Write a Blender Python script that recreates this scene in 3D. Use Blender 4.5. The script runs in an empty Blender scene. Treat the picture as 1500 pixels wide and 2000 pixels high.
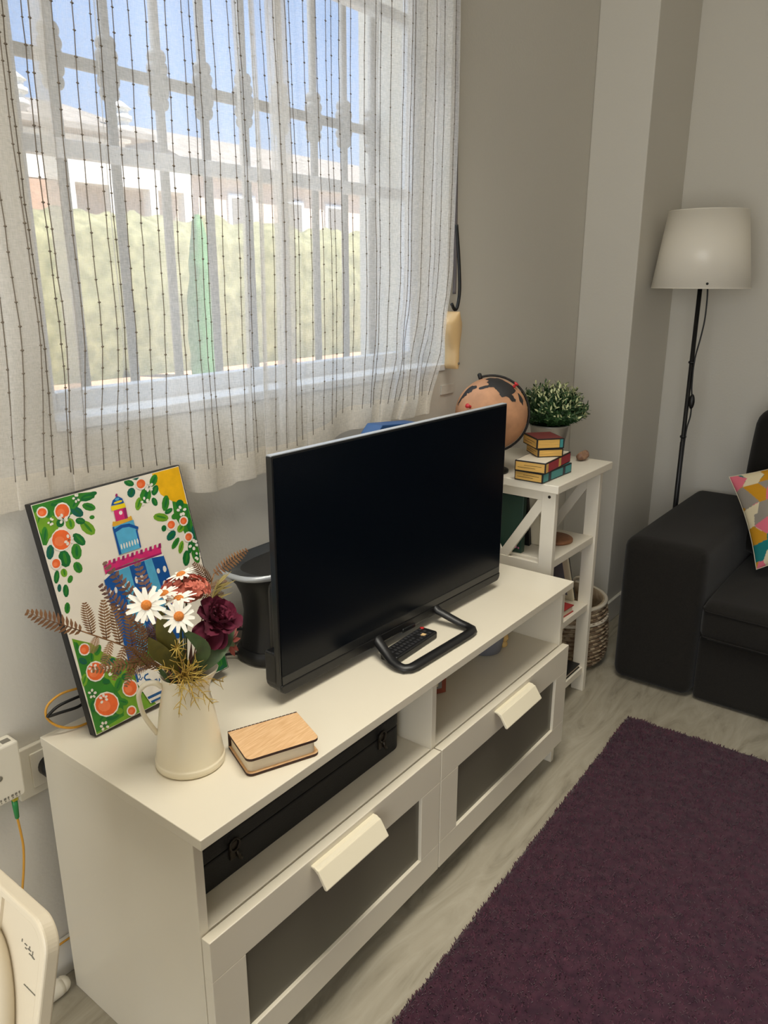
import bpy, bmesh, math, random
from mathutils import Vector, Matrix, noise
random.seed(11)
V = Vector
PI = math.pi
sc = bpy.context.scene
COL = sc.collection

# ------------------------------------------------------------------ camera
cam_data = bpy.data.cameras.new('camera')
cam = bpy.data.objects.new('camera', cam_data)
COL.objects.link(cam)
cam.location = (-0.5455, -1.144, 1.2623)
cam.rotation_euler = (1.2791, -0.0014, -0.9147)
cam_data.sensor_fit = 'VERTICAL'
cam_data.sensor_height = 24.0
cam_data.sensor_width = 18.0
cam_data.lens = 24.0 * 1512.5 / 2000.0
cam_data.clip_start = 0.02
sc.camera = cam

# ------------------------------------------------------------------ world, sun, added area lamps, exposure
world = bpy.data.worlds.new('sky')
sc.world = world
world.use_nodes = True
wn = world.node_tree
wn.nodes.clear()
w_out = wn.nodes.new('ShaderNodeOutputWorld')
w_bg = wn.nodes.new('ShaderNodeBackground')
w_co = wn.nodes.new('ShaderNodeTexCoord')
w_sep = wn.nodes.new('ShaderNodeSeparateXYZ')
w_ramp = wn.nodes.new('ShaderNodeValToRGB')
wn.links.new(w_co.outputs['Generated'], w_sep.inputs[0])
wn.links.new(w_sep.outputs['Z'], w_ramp.inputs[0])
wn.links.new(w_ramp.outputs[0], w_bg.inputs[0])
wn.links.new(w_bg.outputs[0], w_out.inputs[0])
re = w_ramp.color_ramp.elements
re[0].position = 0.0
re[0].color = (0.62, 0.72, 0.86, 1)
re[1].position = 0.75
re[1].color = (0.17, 0.40, 0.86, 1)
e = re.new(0.22)
e.color = (0.36, 0.58, 1.0, 1)
w_bg.inputs[1].default_value = 1.5

sun_d = bpy.data.lights.new('sun', 'SUN')
sun_d.energy = 15.0
sun_d.angle = math.radians(0.6)
sun_d.color = (1.0, 0.95, 0.86)
sun = bpy.data.objects.new('sun', sun_d)
COL.objects.link(sun)
sun.rotation_euler = V((-0.22, 0.46, -0.86)).to_track_quat('-Z', 'Y').to_euler()

left_fill_d = bpy.data.lights.new('left_fill_light', 'AREA')     # fill lamp added at an unseen opening behind the camera
left_fill_d.shape = 'RECTANGLE'
left_fill_d.size = 2.0
left_fill_d.size_y = 2.1
left_fill_d.energy = 47.0
left_fill_d.color = (1.0, 0.945, 0.83)
left_fill = bpy.data.objects.new('left_fill_light', left_fill_d)
COL.objects.link(left_fill)
left_fill.location = (-2.28, -1.45, 1.15)
left_fill.rotation_euler = V((1.0, 0.05, -0.05)).to_track_quat('-Z', 'Z').to_euler()

top_d = bpy.data.lights.new('overhead_fill_light', 'AREA')   # overhead fill lamp added without a fixture to brighten level surfaces
top_d.shape = 'RECTANGLE'
top_d.size = 1.3
top_d.size_y = 0.6
top_d.energy = 11.0
top_d.spread = math.radians(85)
top_d.color = (1.0, 0.95, 0.84)
top_l = bpy.data.objects.new('overhead_fill_light', top_d)
COL.objects.link(top_l)
top_l.location = (0.45, -0.72, 2.55)

win_d = bpy.data.lights.new('window_daylight', 'AREA')       # area lamp added outside to strengthen high sky light through the window
win_d.shape = 'RECTANGLE'
win_d.size = 1.8
win_d.size_y = 1.2
win_d.energy = 75.0
win_d.color = (0.90, 0.96, 1.0)
win = bpy.data.objects.new('window_daylight', win_d)
COL.objects.link(win)
win.location = (0.25, 1.35, 3.3)
win.rotation_euler = V((0.40, -1.55, -2.75)).to_track_quat('-Z', 'Y').to_euler()

vs = sc.view_settings
sc.display_settings.display_device = 'sRGB'
vs.view_transform = 'Standard'
vs.look = 'None'
vs.exposure = 0.0
vs.gamma = 1.0
vs.use_curve_mapping = False
sc.cycles.use_denoising = True
sc.cycles.transparent_max_bounces = 40
sc.cycles.max_bounces = 10
sc.cycles.diffuse_bounces = 6
sc.cycles.sample_clamp_indirect = 4.0

# ------------------------------------------------------------------ helpers
BASE = {}


class MB:
    """collects shapes in world coordinates; build() links them as one mesh object"""

    def __init__(s, M=None):
        s.v, s.f, s.m, s.sm = [], [], [], []
        s.M = M

    def add(s, vs_, fs, mi=0, sm=False):
        o = len(s.v)
        s.v += [s.M @ V(p) for p in vs_] if s.M else [V(p) for p in vs_]
        for q in fs:
            s.f.append([o + i for i in q])
            s.m.append(mi)
            s.sm.append(sm)
        return s

    def box(s, x0, x1, y0, y1, z0, z1, mi=0):
        p = [(x0, y0, z0), (x1, y0, z0), (x1, y1, z0), (x0, y1, z0), (x0, y0, z1), (x1, y0, z1), (x1, y1, z1), (x0, y1, z1)]
        return s.add(p, [(0, 3, 2, 1), (4, 5, 6, 7), (0, 1, 5, 4), (1, 2, 6, 5), (2, 3, 7, 6), (3, 0, 4, 7)], mi)

    def obox(s, c, a, b, n, mi=0):
        """box centred at c with half axes a, b, n"""
        c, a, b, n = V(c), V(a), V(b), V(n)
        p = [c + a * i + b * j + n * k for k in (-1, 1) for i, j in ((-1, -1), (1, -1), (1, 1), (-1, 1))]
        f = [(0, 3, 2, 1), (4, 5, 6, 7), (0, 1, 5, 4), (1, 2, 6, 5), (2, 3, 7, 6), (3, 0, 4, 7)]
        if a.cross(b).dot(n) < 0:
            f = [q[::-1] for q in f]
        return s.add(p, f, mi)

    def prism(s, poly, o, a, b, n, mi=0, sm=False):
        """2-D polygon in the frame o + u a + v b, swept along n"""
        o, a, b, n = V(o), V(a), V(b), V(n)
        if a.cross(b).dot(n) < 0:
            poly = poly[::-1]
        k = len(poly)
        p = [o + a * u + b * w for u, w in poly]
        p += [q + n for q in p]
        s.add(p, [tuple(range(k))[::-1], tuple(range(k, 2 * k))], mi)
        o_ = len(s.v) - 2 * k
        for i in range(k):
            j = (i + 1) % k
            s.f.append([o_ + i, o_ + j, o_ + k + j, o_ + k + i])
            s.m.append(mi)
            s.sm.append(sm)
        return s

    def flat(s, poly, o, a, b, mi=0):
        o, a, b = V(o), V(a), V(b)
        return s.add([o + a * u + b * w for u, w in poly], [tuple(range(len(poly)))], mi)

    def tube(s, pts, r, seg=8, closed=False, mi=0, flat=1.0):
        pts = [V(p) for p in pts]
        n = len(pts)
        rr = r if isinstance(r, (list, tuple)) else [r] * n
        rings = []
        up = None
        for i, p in enumerate(pts):
            if closed:
                t = pts[(i + 1) % n] - pts[i - 1]
            else:
                t = pts[min(i + 1, n - 1)] - pts[max(i - 1, 0)]
            t = t.normalized() if t.length > 1e-9 else V((0, 0, 1))
            if up is None:
                up = V((0, 0, 1)) if abs(t.z) < 0.9 else V((1, 0, 0))
            a = (up - t * up.dot(t))
            a = a.normalized() if a.length > 1e-6 else t.orthogonal().normalized()
            b = t.cross(a)
            up = a
            rings.append([p + (a * math.cos(2 * PI * k / seg) * flat + b * math.sin(2 * PI * k / seg)) * rr[i] for k in range(seg)])
        vs_ = [q for ring in rings for q in ring]
        fs = []
        for i in range(n if closed else n - 1):
            j = (i + 1) % n
            for k in range(seg):
                l = (k + 1) % seg
                fs.append((i * seg + k, i * seg + l, j * seg + l, j * seg + k))
        if not closed:
            fs.append(tuple(range(seg))[::-1])
            fs.append(tuple((n - 1) * seg + k for k in range(seg)))
        return s.add(vs_, fs, mi, True)

    def lathe(s, prof, c, seg=24, mi=0, axis=None, cap=True):
        c = V(c)
        ax = V(axis).normalized() if axis else V((0, 0, 1))
        a = ax.orthogonal().normalized() if axis else V((1, 0, 0))
        b = ax.cross(a)
        vs_, fs = [], []
        for r, z in prof:
            vs_ += [c + ax * z + (a * math.cos(2 * PI * k / seg) + b * math.sin(2 * PI * k / seg)) * r for k in range(seg)]
        for i in range(len(prof) - 1):
            for k in range(seg):
                l = (k + 1) % seg
                fs.append((i * seg + k, i * seg + l, (i + 1) * seg + l, (i + 1) * seg + k))
        if cap:
            if prof[0][0] > 1e-6:
                fs.append(tuple(range(seg))[::-1])
            if prof[-1][0] > 1e-6:
                fs.append(tuple((len(prof) - 1) * seg + k for k in range(seg)))
        return s.add(vs_, fs, mi, True)

    def ball(s, c, r, nu=16, nv=10, mi=0, sc_=(1, 1, 1)):
        prof = []
        vs_, fs = [], []
        c = V(c)
        for j in range(nv + 1):
            t = PI * j / nv
            for i in range(nu):
                p = 2 * PI * i / nu
                vs_.append(c + V((math.sin(t) * math.cos(p) * sc_[0], math.sin(t) * math.sin(p) * sc_[1], -math.cos(t) * sc_[2])) * r)
        for j in range(nv):
            for i in range(nu):
                k = (i + 1) % nu
                fs.append((j * nu + i, j * nu + k, (j + 1) * nu + k, (j + 1) * nu + i))
        return s.add(vs_, fs, mi, True)

    def grid(s, fn, nu, nv, mi=0, sm=True, wrap=False):
        vs_ = [fn(i / nu, j / nv) for j in range(nv + 1) for i in range(nu + 1)]
        w = nu + 1
        return s.add(vs_, [(j * w + i, j * w + i + 1, (j + 1) * w + i + 1, (j + 1) * w + i) for j in range(nv) for i in range(nu)], mi, sm)

    def blade(s, p, d, n, L, w, mi=0, droop=0.0, fold=0.25, seg=3, tipw=0.05):
        """a leaf or petal: from p along d, face normal n, length L, half width w"""
        p, d, n = V(p), V(d).normalized(), V(n)
        n = (n - d * n.dot(d))
        n = n.normalized() if n.length > 1e-6 else d.orthogonal().normalized()
        sd = d.cross(n)
        vs_, fs = [], []
        for i in range(seg + 1):
            t = i / seg
            ww = w * max(tipw, math.sin(PI * min(1.0, 0.12 + 0.88 * t)) ** 0.8) if i < seg else w * tipw
            c = p + d * (L * t) - n * (droop * L * t * t)
            vs_ += [c - sd * ww + n * ww * fold, c, c + sd * ww + n * ww * fold]
        for i in range(seg):
            o = i * 3
            fs += [(o, o + 1, o + 4, o + 3), (o + 1, o + 2, o + 5, o + 4)]
        return s.add(vs_, fs, mi, True)

    def build(s, name, mats, parent=None, base=None, bevel=0.0, seg=2, solid=0.0, sub=0, merge=False):
        me = bpy.data.meshes.new(name)
        if parent is not None:
            base = BASE[parent.name]
        base = V(base) if base is not None else V((0, 0, 0))
        me.from_pydata([tuple(p - base) for p in s.v], [], s.f)
        for m in (mats if isinstance(mats, (list, tuple)) else [mats]):
            me.materials.append(m)
        me.polygons.foreach_set('material_index', s.m)
        me.polygons.foreach_set('use_smooth', s.sm)
        if merge:
            bm = bmesh.new()
            bm.from_mesh(me)
            bmesh.ops.remove_doubles(bm, verts=bm.verts, dist=1e-5)
            bm.to_mesh(me)
            bm.free()
        me.update()
        o = bpy.data.objects.new(name, me)
        COL.objects.link(o)
        BASE[o.name] = base
        if parent is not None:
            o.parent = parent
        else:
            o.location = base
        if solid:
            md = o.modifiers.new('thickness', 'SOLIDIFY')
            md.thickness = solid
            md.offset = 0
        if bevel:
            md = o.modifiers.new('edge', 'BEVEL')
            md.width = bevel
            md.segments = seg
            md.limit_method = 'ANGLE'
            md.angle_limit = math.radians(40)
        if sub:
            md = o.modifiers.new('smooth', 'SUBSURF')
            md.levels = sub
            md.render_levels = sub
        return o


def thing(name, label, cat, loc, group=None):
    o = bpy.data.objects.new(name, None)
    COL.objects.link(o)
    o.location = loc
    o.empty_display_size = 0.05
    BASE[o.name] = V(loc)
    o['label'] = label
    o['category'] = cat
    if group:
        o['group'] = group
    return o


def tag(o, label=None, cat=None, group=None, kind=None):
    for k, v_ in (('label', label), ('category', cat), ('group', group), ('kind', kind)):
        if v_:
            o[k] = v_
    return o


def struct(o):
    o['kind'] = 'structure'
    return o


def sm01(a, b, x):
    t = min(1.0, max(0.0, (x - a) / (b - a)))
    return t * t * (3 - 2 * t)


def curve_pts(pts, n=8):
    """Catmull-Rom through pts"""
    P = [V(p) for p in pts]
    P = [P[0] * 2 - P[1]] + P + [P[-1] * 2 - P[-2]]
    out = []
    for i in range(1, len(P) - 2):
        for k in range(n):
            t = k / n
            a, b, c, d = P[i - 1], P[i], P[i + 1], P[i + 2]
            out.append(0.5 * (2 * b + (c - a) * t + (2 * a - 5 * b + 4 * c - d) * t * t + (3 * b - a - 3 * c + d) * t ** 3))
    out.append(P[-2])
    return out


def round_rect(x0, x1, z0, z1, r, n=5):
    rs = r if isinstance(r, (list, tuple)) else [r] * 4     # bottom-left, bottom-right, top-right, top-left
    pts = []
    for (cx, cz, a0, rr) in ((x0 + rs[0], z0 + rs[0], PI, rs[0]), (x1 - rs[1], z0 + rs[1], 1.5 * PI, rs[1]), (x1 - rs[2], z1 - rs[2], 0, rs[2]), (x0 + rs[3], z1 - rs[3], 0.5 * PI, rs[3])):
        if rr < 1e-5:
            pts.append((cx, cz))
            continue
        for k in range(n + 1):
            t = a0 + 0.5 * PI * k / n
            pts.append((cx + rr * math.cos(t), cz + rr * math.sin(t)))
    return pts


# ------------------------------------------------------------------ materials
def srgb(r, g, b):
    f = lambda c: (c / 255 / 12.92) if c / 255 <= 0.04045 else ((c / 255 + 0.055) / 1.055) ** 2.4
    return (f(r), f(g), f(b), 1)


def mat(name, col, rough=0.5, metal=0.0, spec=0.5, var=0.0, vscale=8.0, bump=0.0, bscale=200.0, col2=None, coat=0.0, sheen=0.0, stretch=None):
    m = bpy.data.materials.new(name)
    m.use_nodes = True
    nt = m.node_tree
    p = nt.nodes['Principled BSDF']
    c = srgb(*col)
    p.inputs['Base Color'].default_value = c
    p.inputs['Roughness'].default_value = rough
    p.inputs['Metallic'].default_value = metal
    p.inputs['Specular IOR Level'].default_value = spec
    p.inputs['Coat Weight'].default_value = coat
    p.inputs['Sheen Weight'].default_value = sheen
    co = nt.nodes.new('ShaderNodeTexCoord')
    vec = co.outputs['Object']
    if stretch:
        mp = nt.nodes.new('ShaderNodeMapping')
        mp.inputs['Scale'].default_value = stretch
        nt.links.new(vec, mp.inputs[0])
        vec = mp.outputs[0]
    if var or col2:
        nz = nt.nodes.new('ShaderNodeTexNoise')
        nz.inputs['Scale'].default_value = vscale
        nz.inputs['Detail'].default_value = 5
        nt.links.new(vec, nz.inputs['Vector'])
        rp = nt.nodes.new('ShaderNodeValToRGB')
        c2 = srgb(*col2) if col2 else tuple(x * (1 - var) for x in c[:3]) + (1,)
        rp.color_ramp.elements[0].position = 0.35
        rp.color_ramp.elements[0].color = c2
        rp.color_ramp.elements[1].position = 0.65
        rp.color_ramp.elements[1].color = c
        nt.links.new(nz.outputs[0], rp.inputs[0])
        nt.links.new(rp.outputs[0], p.inputs['Base Color'])
    if bump:
        nb = nt.nodes.new('ShaderNodeTexNoise')
        nb.inputs['Scale'].default_value = bscale
        nb.inputs['Detail'].default_value = 4
        nt.links.new(vec, nb.inputs['Vector'])
        bp = nt.nodes.new('ShaderNodeBump')
        bp.inputs['Strength'].default_value = bump
        bp.inputs['Distance'].default_value = 0.004
        nt.links.new(nb.outputs[0], bp.inputs['Height'])
        nt.links.new(bp.outputs[0], p.inputs['Normal'])
    return m


def fabric_sheer(name, col, cover, coarse=True):
    """thin woven cloth: part of the light passes between the yarns, the rest is scattered by them"""
    m = bpy.data.materials.new(name)
    m.use_nodes = True
    nt = m.node_tree
    nt.nodes.clear()
    out = nt.nodes.new('ShaderNodeOutputMaterial')
    mix = nt.nodes.new('ShaderNodeMixShader')
    tr = nt.nodes.new('ShaderNodeBsdfTransparent')
    m2 = nt.nodes.new('ShaderNodeMixShader')
    df = nt.nodes.new('ShaderNodeBsdfDiffuse')
    tl = nt.nodes.new('ShaderNodeBsdfTranslucent')
    df.inputs[0].default_value = srgb(*col)
    tl.inputs[0].default_value = srgb(*col)
    m2.inputs[0].default_value = 0.42
    nt.links.new(df.outputs[0], m2.inputs[1])
    nt.links.new(tl.outputs[0], m2.inputs[2])
    nt.links.new(tr.outputs[0], mix.inputs[1])
    nt.links.new(m2.outputs[0], mix.inputs[2])
    nt.links.new(mix.outputs[0], out.inputs[0])
    co = nt.nodes.new('ShaderNodeTexCoord')
    vals = []
    for scl in ((90, 90, 900), (900, 900, 90)):
        mp = nt.nodes.new('ShaderNodeMapping')
        mp.inputs['Scale'].default_value = scl
        nz = nt.nodes.new('ShaderNodeTexNoise')
        nz.inputs['Scale'].default_value = 1.0
        nz.inputs['Detail'].default_value = 1
        nt.links.new(co.outputs['Object'], mp.inputs[0])
        nt.links.new(mp.outputs[0], nz.inputs['Vector'])
        vals.append(nz.outputs[0])
    ad = nt.nodes.new('ShaderNodeMath')
    ad.operation = 'ADD'
    nt.links.new(vals[0], ad.inputs[0])
    nt.links.new(vals[1], ad.inputs[1])
    mr = nt.nodes.new('ShaderNodeMapRange')
    mr.inputs['From Min'].default_value = 0.7
    mr.inputs['From Max'].default_value = 1.3
    mr.inputs['To Min'].default_value = cover - 0.1
    mr.inputs['To Max'].default_value = cover + 0.1
    nt.links.new(ad.outputs[0], mr.inputs['Value'])
    nt.links.new(mr.outputs[0], mix.inputs[0])
    return m


def glass_mat(name, tint, refl):
    m = bpy.data.materials.new(name)
    m.use_nodes = True
    nt = m.node_tree
    nt.nodes.clear()
    out = nt.nodes.new('ShaderNodeOutputMaterial')
    mix = nt.nodes.new('ShaderNodeMixShader')
    tr = nt.nodes.new('ShaderNodeBsdfTransparent')
    gl = nt.nodes.new('ShaderNodeBsdfGlossy')
    tr.inputs[0].default_value = tint
    gl.inputs['Roughness'].default_value = 0.02
    mix.inputs[0].default_value = refl
    nt.links.new(tr.outputs[0], mix.inputs[1])
    nt.links.new(gl.outputs[0], mix.inputs[2])
    nt.links.new(mix.outputs[0], out.inputs[0])
    return m


def marble_mat():
    m = mat('marble', (205, 198, 184), 0.22, spec=0.5)
    nt = m.node_tree
    p = nt.nodes['Principled BSDF']
    co = nt.nodes.new('ShaderNodeTexCoord')
    mp = nt.nodes.new('ShaderNodeMapping')
    mp.inputs['Scale'].default_value = (1.2, 5.5, 1)
    mp.inputs['Rotation'].default_value = (0, 0, 0.25)
    nz = nt.nodes.new('ShaderNodeTexNoise')
    nz.inputs['Scale'].default_value = 2.6
    nz.inputs['Detail'].default_value = 9
    nz.inputs['Roughness'].default_value = 0.62
    nz.inputs['Distortion'].default_value = 1.6
    rp = nt.nodes.new('ShaderNodeValToRGB')
    els = rp.color_ramp.elements
    els[0].position = 0.30
    els[0].color = srgb(128, 121, 106)
    els[1].position = 0.70
    els[1].color = srgb(172, 165, 148)
    x = els.new(0.47)
    x.color = srgb(156, 149, 132)
    nt.links.new(co.outputs['Object'], mp.inputs[0])
    nt.links.new(mp.outputs[0], nz.inputs['Vector'])
    nt.links.new(nz.outputs[0], rp.inputs[0])
    nt.links.new(rp.outputs[0], p.inputs['Base Color'])
    return m


M_wall = mat('wall_paint', (210, 206, 196), 0.85, spec=0.2, bump=0.12, bscale=140)
M_ceil = mat('ceiling_paint', (232, 228, 220), 0.9, spec=0.1)
M_floor = marble_mat()
M_base = mat('baseboard_paint', (228, 224, 214), 0.4)
M_frame = mat('window_frame_white', (222, 226, 232), 0.35)
M_sill = mat('sill_stone', (226, 228, 230), 0.4)
M_glass = glass_mat('window_glass', (0.97, 0.98, 0.98, 1), 0.04)
M_iron = mat('grille_paint', (150, 146, 140), 0.55)
M_curtain = fabric_sheer('sheer_linen', (244, 242, 238), 0.50)
M_hem = fabric_sheer('hem_linen', (238, 232, 220), 0.62)
M_thread = mat('curtain_thread', (120, 110, 98), 0.9, spec=0.1)
M_white = mat('white_lacquer', (222, 214, 195), 0.34, var=0.03, vscale=3)
M_white2 = mat('white_painted_wood', (226, 219, 203), 0.42, bump=0.03, bscale=60)
M_handle = mat('cream_handle', (228, 219, 194), 0.4)
M_frost = mat('frosted_glass', (102, 98, 84), 0.32, spec=0.45, var=0.05, vscale=3)
M_black = mat('black_plastic', (18, 18, 19), 0.42)
M_blackgl = mat('black_gloss', (12, 13, 15), 0.12)
M_screen = mat('screen_glass', (6, 11, 18), 0.22, spec=0.16)
M_bezel = mat('bezel_plastic', (26, 27, 28), 0.3)
M_silver = mat('silver_edge', (176, 180, 184), 0.35, metal=0.25)
M_case = mat('black_leatherette', (20, 19, 18), 0.6, bump=0.15, bscale=260)
M_brass = mat('dark_clasp', (52, 46, 38), 0.35, metal=0.7)
M_rubber = mat('rubber_button', (38, 38, 40), 0.6)
M_red = mat('red_plastic', (176, 34, 34), 0.4)
M_jug = mat('cream_enamel', (240, 230, 204), 0.28, coat=0.3)
M_wood = mat('pale_wood', (222, 184, 138), 0.5, col2=(204, 160, 112), vscale=6, stretch=(6, 60, 6))
M_burnt = mat('laser_burnt_edge', (58, 34, 22), 0.7)
M_paper = mat('paper_pages', (226, 214, 190), 0.8, var=0.12, vscale=300, stretch=(0.2, 0.2, 6))
M_plast = mat('white_plastic', (222, 216, 200), 0.4)
M_chair = mat('ivory_plastic', (206, 194, 170), 0.42)
M_grey = mat('grey_print', (120, 116, 104), 0.6)
M_green = mat('green_connector', (40, 130, 66), 0.4)
M_yel = mat('yellow_cable', (206, 150, 52), 0.45)
M_cord = mat('black_cord', (18, 18, 18), 0.5)
M_beige = mat('beige_plastic', (214, 180, 128), 0.4)
M_strap = mat('grey_strap', (92, 84, 82), 0.8, bump=0.2, bscale=500)
M_cork = mat('cork', (200, 148, 110), 0.75, var=0.2, vscale=30, bump=0.1, bscale=200)
M_land = mat('black_land_print', (34, 32, 32), 0.6)
M_pin = mat('red_pin', (206, 44, 52), 0.35)
M_zinc = mat('galvanised_metal', (186, 184, 178), 0.42, metal=0.6, var=0.2, vscale=20)
M_leafd = mat('dark_leaf', (52, 86, 44), 0.5, var=0.35, vscale=40)
M_leafp = mat('pale_leaf_tip', (196, 202, 150), 0.5, var=0.2, vscale=60)
M_soil = mat('foam_soil', (54, 42, 30), 0.9)
M_bk_red = mat('book_maroon', (104, 38, 36), 0.55)
M_bk_crim = mat('book_crimson', (150, 20, 44), 0.5)
M_bk_teal = mat('book_teal', (58, 132, 132), 0.5)
M_bk_cream = mat('book_cream_cover', (214, 206, 188), 0.55)
M_bk_page = mat('book_yellow_pages', (222, 176, 92), 0.6, var=0.3, vscale=500, stretch=(0.05, 0.05, 2))
M_out = mat('black_outline', (24, 20, 20), 0.6)
M_shell = mat('seashell', (168, 132, 104), 0.5, col2=(110, 78, 62), vscale=60)
M_coast = mat('cork_brown', (142, 96, 64), 0.7, var=0.3, vscale=60)
M_dgreen = mat('dark_green_cover', (28, 58, 46), 0.5)
M_pink = mat('pink_print', (206, 110, 150), 0.6)
M_navy = mat('navy_cover', (30, 34, 48), 0.5)
M_cream = mat('cream_cover', (212, 202, 176), 0.6)
M_redbk = mat('red_cover', (160, 44, 44), 0.5)
M_grass = mat('woven_seagrass', (186, 168, 140), 0.85, col2=(150, 128, 102), vscale=40, bump=0.3, bscale=90)
M_rope = mat('pale_woven_band', (214, 204, 186), 0.85, bump=0.3, bscale=160)
M_sofa = mat('charcoal_fabric', (37, 35, 32), 0.95, spec=0.06, var=0.2, vscale=220, bump=0.25, bscale=500, sheen=0.10)
M_pipe = mat('charcoal_piping', (36, 34, 32), 0.95, spec=0.1)
M_rug = mat('plum_pile', (66, 38, 50), 1.0, spec=0.05, col2=(50, 28, 40), vscale=46, sheen=0.25)
M_rug2 = mat('plum_pile_tip', (84, 50, 62), 1.0, spec=0.05, col2=(58, 32, 46), vscale=30, sheen=0.3)
M_lampw = None
M_blue = mat('blue_board', (32, 76, 128), 0.5)
M_bluegrey = mat('blue_grey_ceramic', (108, 110, 120), 0.5)
M_straw = mat('straw_yellow', (196, 160, 96), 0.7)
M_terra = mat('red_wood', (130, 62, 42), 0.5)


def shade_mat():
    m = mat('lamp_shade_paper', (246, 240, 226), 0.34, spec=0.4, coat=0.15)
    nt = m.node_tree
    p = nt.nodes['Principled BSDF']
    out = [n for n in nt.nodes if n.type == 'OUTPUT_MATERIAL'][0]
    tl = nt.nodes.new('ShaderNodeBsdfTranslucent')
    tl.inputs[0].default_value = srgb(230, 214, 186)
    mx = nt.nodes.new('ShaderNodeMixShader')
    mx.inputs[0].default_value = 0.08
    nt.links.new(p.outputs[0], mx.inputs[1])
    nt.links.new(tl.outputs[0], mx.inputs[2])
    nt.links.new(mx.outputs[0], out.inputs[0])
    return m


M_shade = shade_mat()

# ------------------------------------------------------------------ room shell
WY = 0.045                       # inner face of the window wall
OX0, OX1, OZ0, OZ1 = 0.12, 1.275, 1.02, 2.12      # window opening


def holed_wall(name, o, a, b, n, U, W, hole, m):
    """wall of U x W in the frame o, a, b, thickness n, with one rectangular hole (u0, u1, w0, w1)"""
    o, a, b, n = V(o), V(a), V(b), V(n)
    u0, u1, w0, w1 = hole
    ring = [(0, 0), (U, 0), (U, W), (0, W)]
    inn = [(u0, w0), (u1, w0), (u1, w1), (u0, w1)]
    mb = MB()
    P = [o + a * u + b * w for u, w in ring + inn]
    P += [p + n for p in P]
    fs = []
    for i in range(4):
        j = (i + 1) % 4
        fs.append((i, j, 4 + j, 4 + i))
        fs.append((8 + j, 8 + i, 12 + i, 12 + j))
        fs.append((4 + i, 4 + j, 12 + j, 12 + i))
        fs.append((j, i, 8 + i, 8 + j))
    mb.add(P, fs)
    return struct(mb.build(name, m))


struct(MB().box(-2.45, 2.68, -4.15, 0.38, -0.06, 0).build('floor', M_floor))
struct(MB().box(-2.45, 2.68, -4.15, 0.38, 2.60, 2.70).build('ceiling', M_ceil))
holed_wall('wall_back', (-2.45, WY, 0), (1, 0, 0), (0, 0, 1), (0, 0.30, 0), 5.13, 2.6, (OX0 + 2.45, OX1 + 2.45, max(OZ0, 0), OZ1), M_wall)
struct(MB().box(2.53, 2.68, -4.0, WY, 0, 2.6).build('wall_right', M_wall))
struct(MB().box(2.134, 2.53, -0.153, WY, 0, 2.6).build('wall_pillar', M_wall, bevel=0.004))
holed_wall('wall_left', (-2.30, -4.0, 0), (0, 1, 0), (0, 0, 1), (-0.15, 0, 0), 4.045, 2.6, (1.5, 3.6, 0.03, 2.2), M_wall)  # opening added in this unseen wall for the fill lamp
struct(MB().box(-2.45, 2.68, -4.15, -4.0, 0, 2.6).build('wall_front', M_wall))
struct(MB().box(-2.3, 2.134, WY - 0.012, WY, 0, 0.078).build('baseboard_back', M_base, bevel=0.003))
struct(MB().prism([(2.122, WY), (2.122, -0.165), (2.53, -0.165), (2.53, -0.153), (2.134, -0.153), (2.134, WY)], (0, 0, 0), (1, 0, 0), (0, 1, 0), (0, 0, 0.085)).build('baseboard_pillar', M_base, bevel=0.002))
struct(MB().box(2.518, 2.53, -4.0, -0.165, 0, 0.085).build('baseboard_right', M_base, bevel=0.003))

# window: white frame with glazing bars, panes between them
w1 = struct(thing('window_1', 'x', 'x', (OX0, 0.13, OZ0)))
for k in ('label', 'category'):
    del w1[k]
FY0, FY1 = 0.13, 0.165
MB().box(OX0, OX0 + 0.055, FY0, FY1, 1.036, OZ1).build('stile', M_frame, w1, bevel=0.004)
MB().box(1.228, OX1 - 0.012, FY0, FY1, 1.036, OZ1).build('stile', M_frame, w1, bevel=0.004)
MB().box(OX0 + 0.055, 1.228, FY0, FY1, 1.036, 1.073).build('bottom_rail', M_frame, w1, bevel=0.005)
MB().box(OX0 + 0.055, 1.228, FY0 + 0.005, FY1, 1.459, 1.486).build('glazing_bar', M_frame, w1, bevel=0.003)
MB().box(OX0 + 0.055, 1.228, FY0 + 0.005, FY1, 1.860, 1.887).build('glazing_bar', M_frame, w1, bevel=0.003)
MB().box(OX0 + 0.055, 1.228, FY0, FY1, 2.07, OZ1).build('top_rail', M_frame, w1, bevel=0.004)
for z0, z1 in ((1.073, 1.459), (1.486, 1.86), (1.887, 2.07)):
    MB().box(OX0 + 0.05, 1.232, 0.146, 0.150, z0 - 0.003, z1 + 0.003).build('pane', M_glass, w1)
struct(MB().box(OX0 + 0.001, OX1 - 0.001, 0.041, FY0 + 0.01, 1.021, 1.040).build('trim_1', M_sill, bevel=0.003))

# unseen door frame added behind the camera, around the fill lamp
d1 = struct(thing('added_door_1', 'x', 'x', (-2.4, -1.45, 0.03)))
for k in ('label', 'category'):
    del d1[k]
MB().prism([(-2.5, 0.03), (-2.5, 2.2), (-0.4, 2.2), (-0.4, 0.03), (-0.46, 0.03), (-0.46, 2.14), (-2.44, 2.14), (-2.44, 0.03)], (-2.42, 0, 0), (0, 1, 0), (0, 0, 1), (0.06, 0, 0)).build('door_frame', M_frame, d1)

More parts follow.
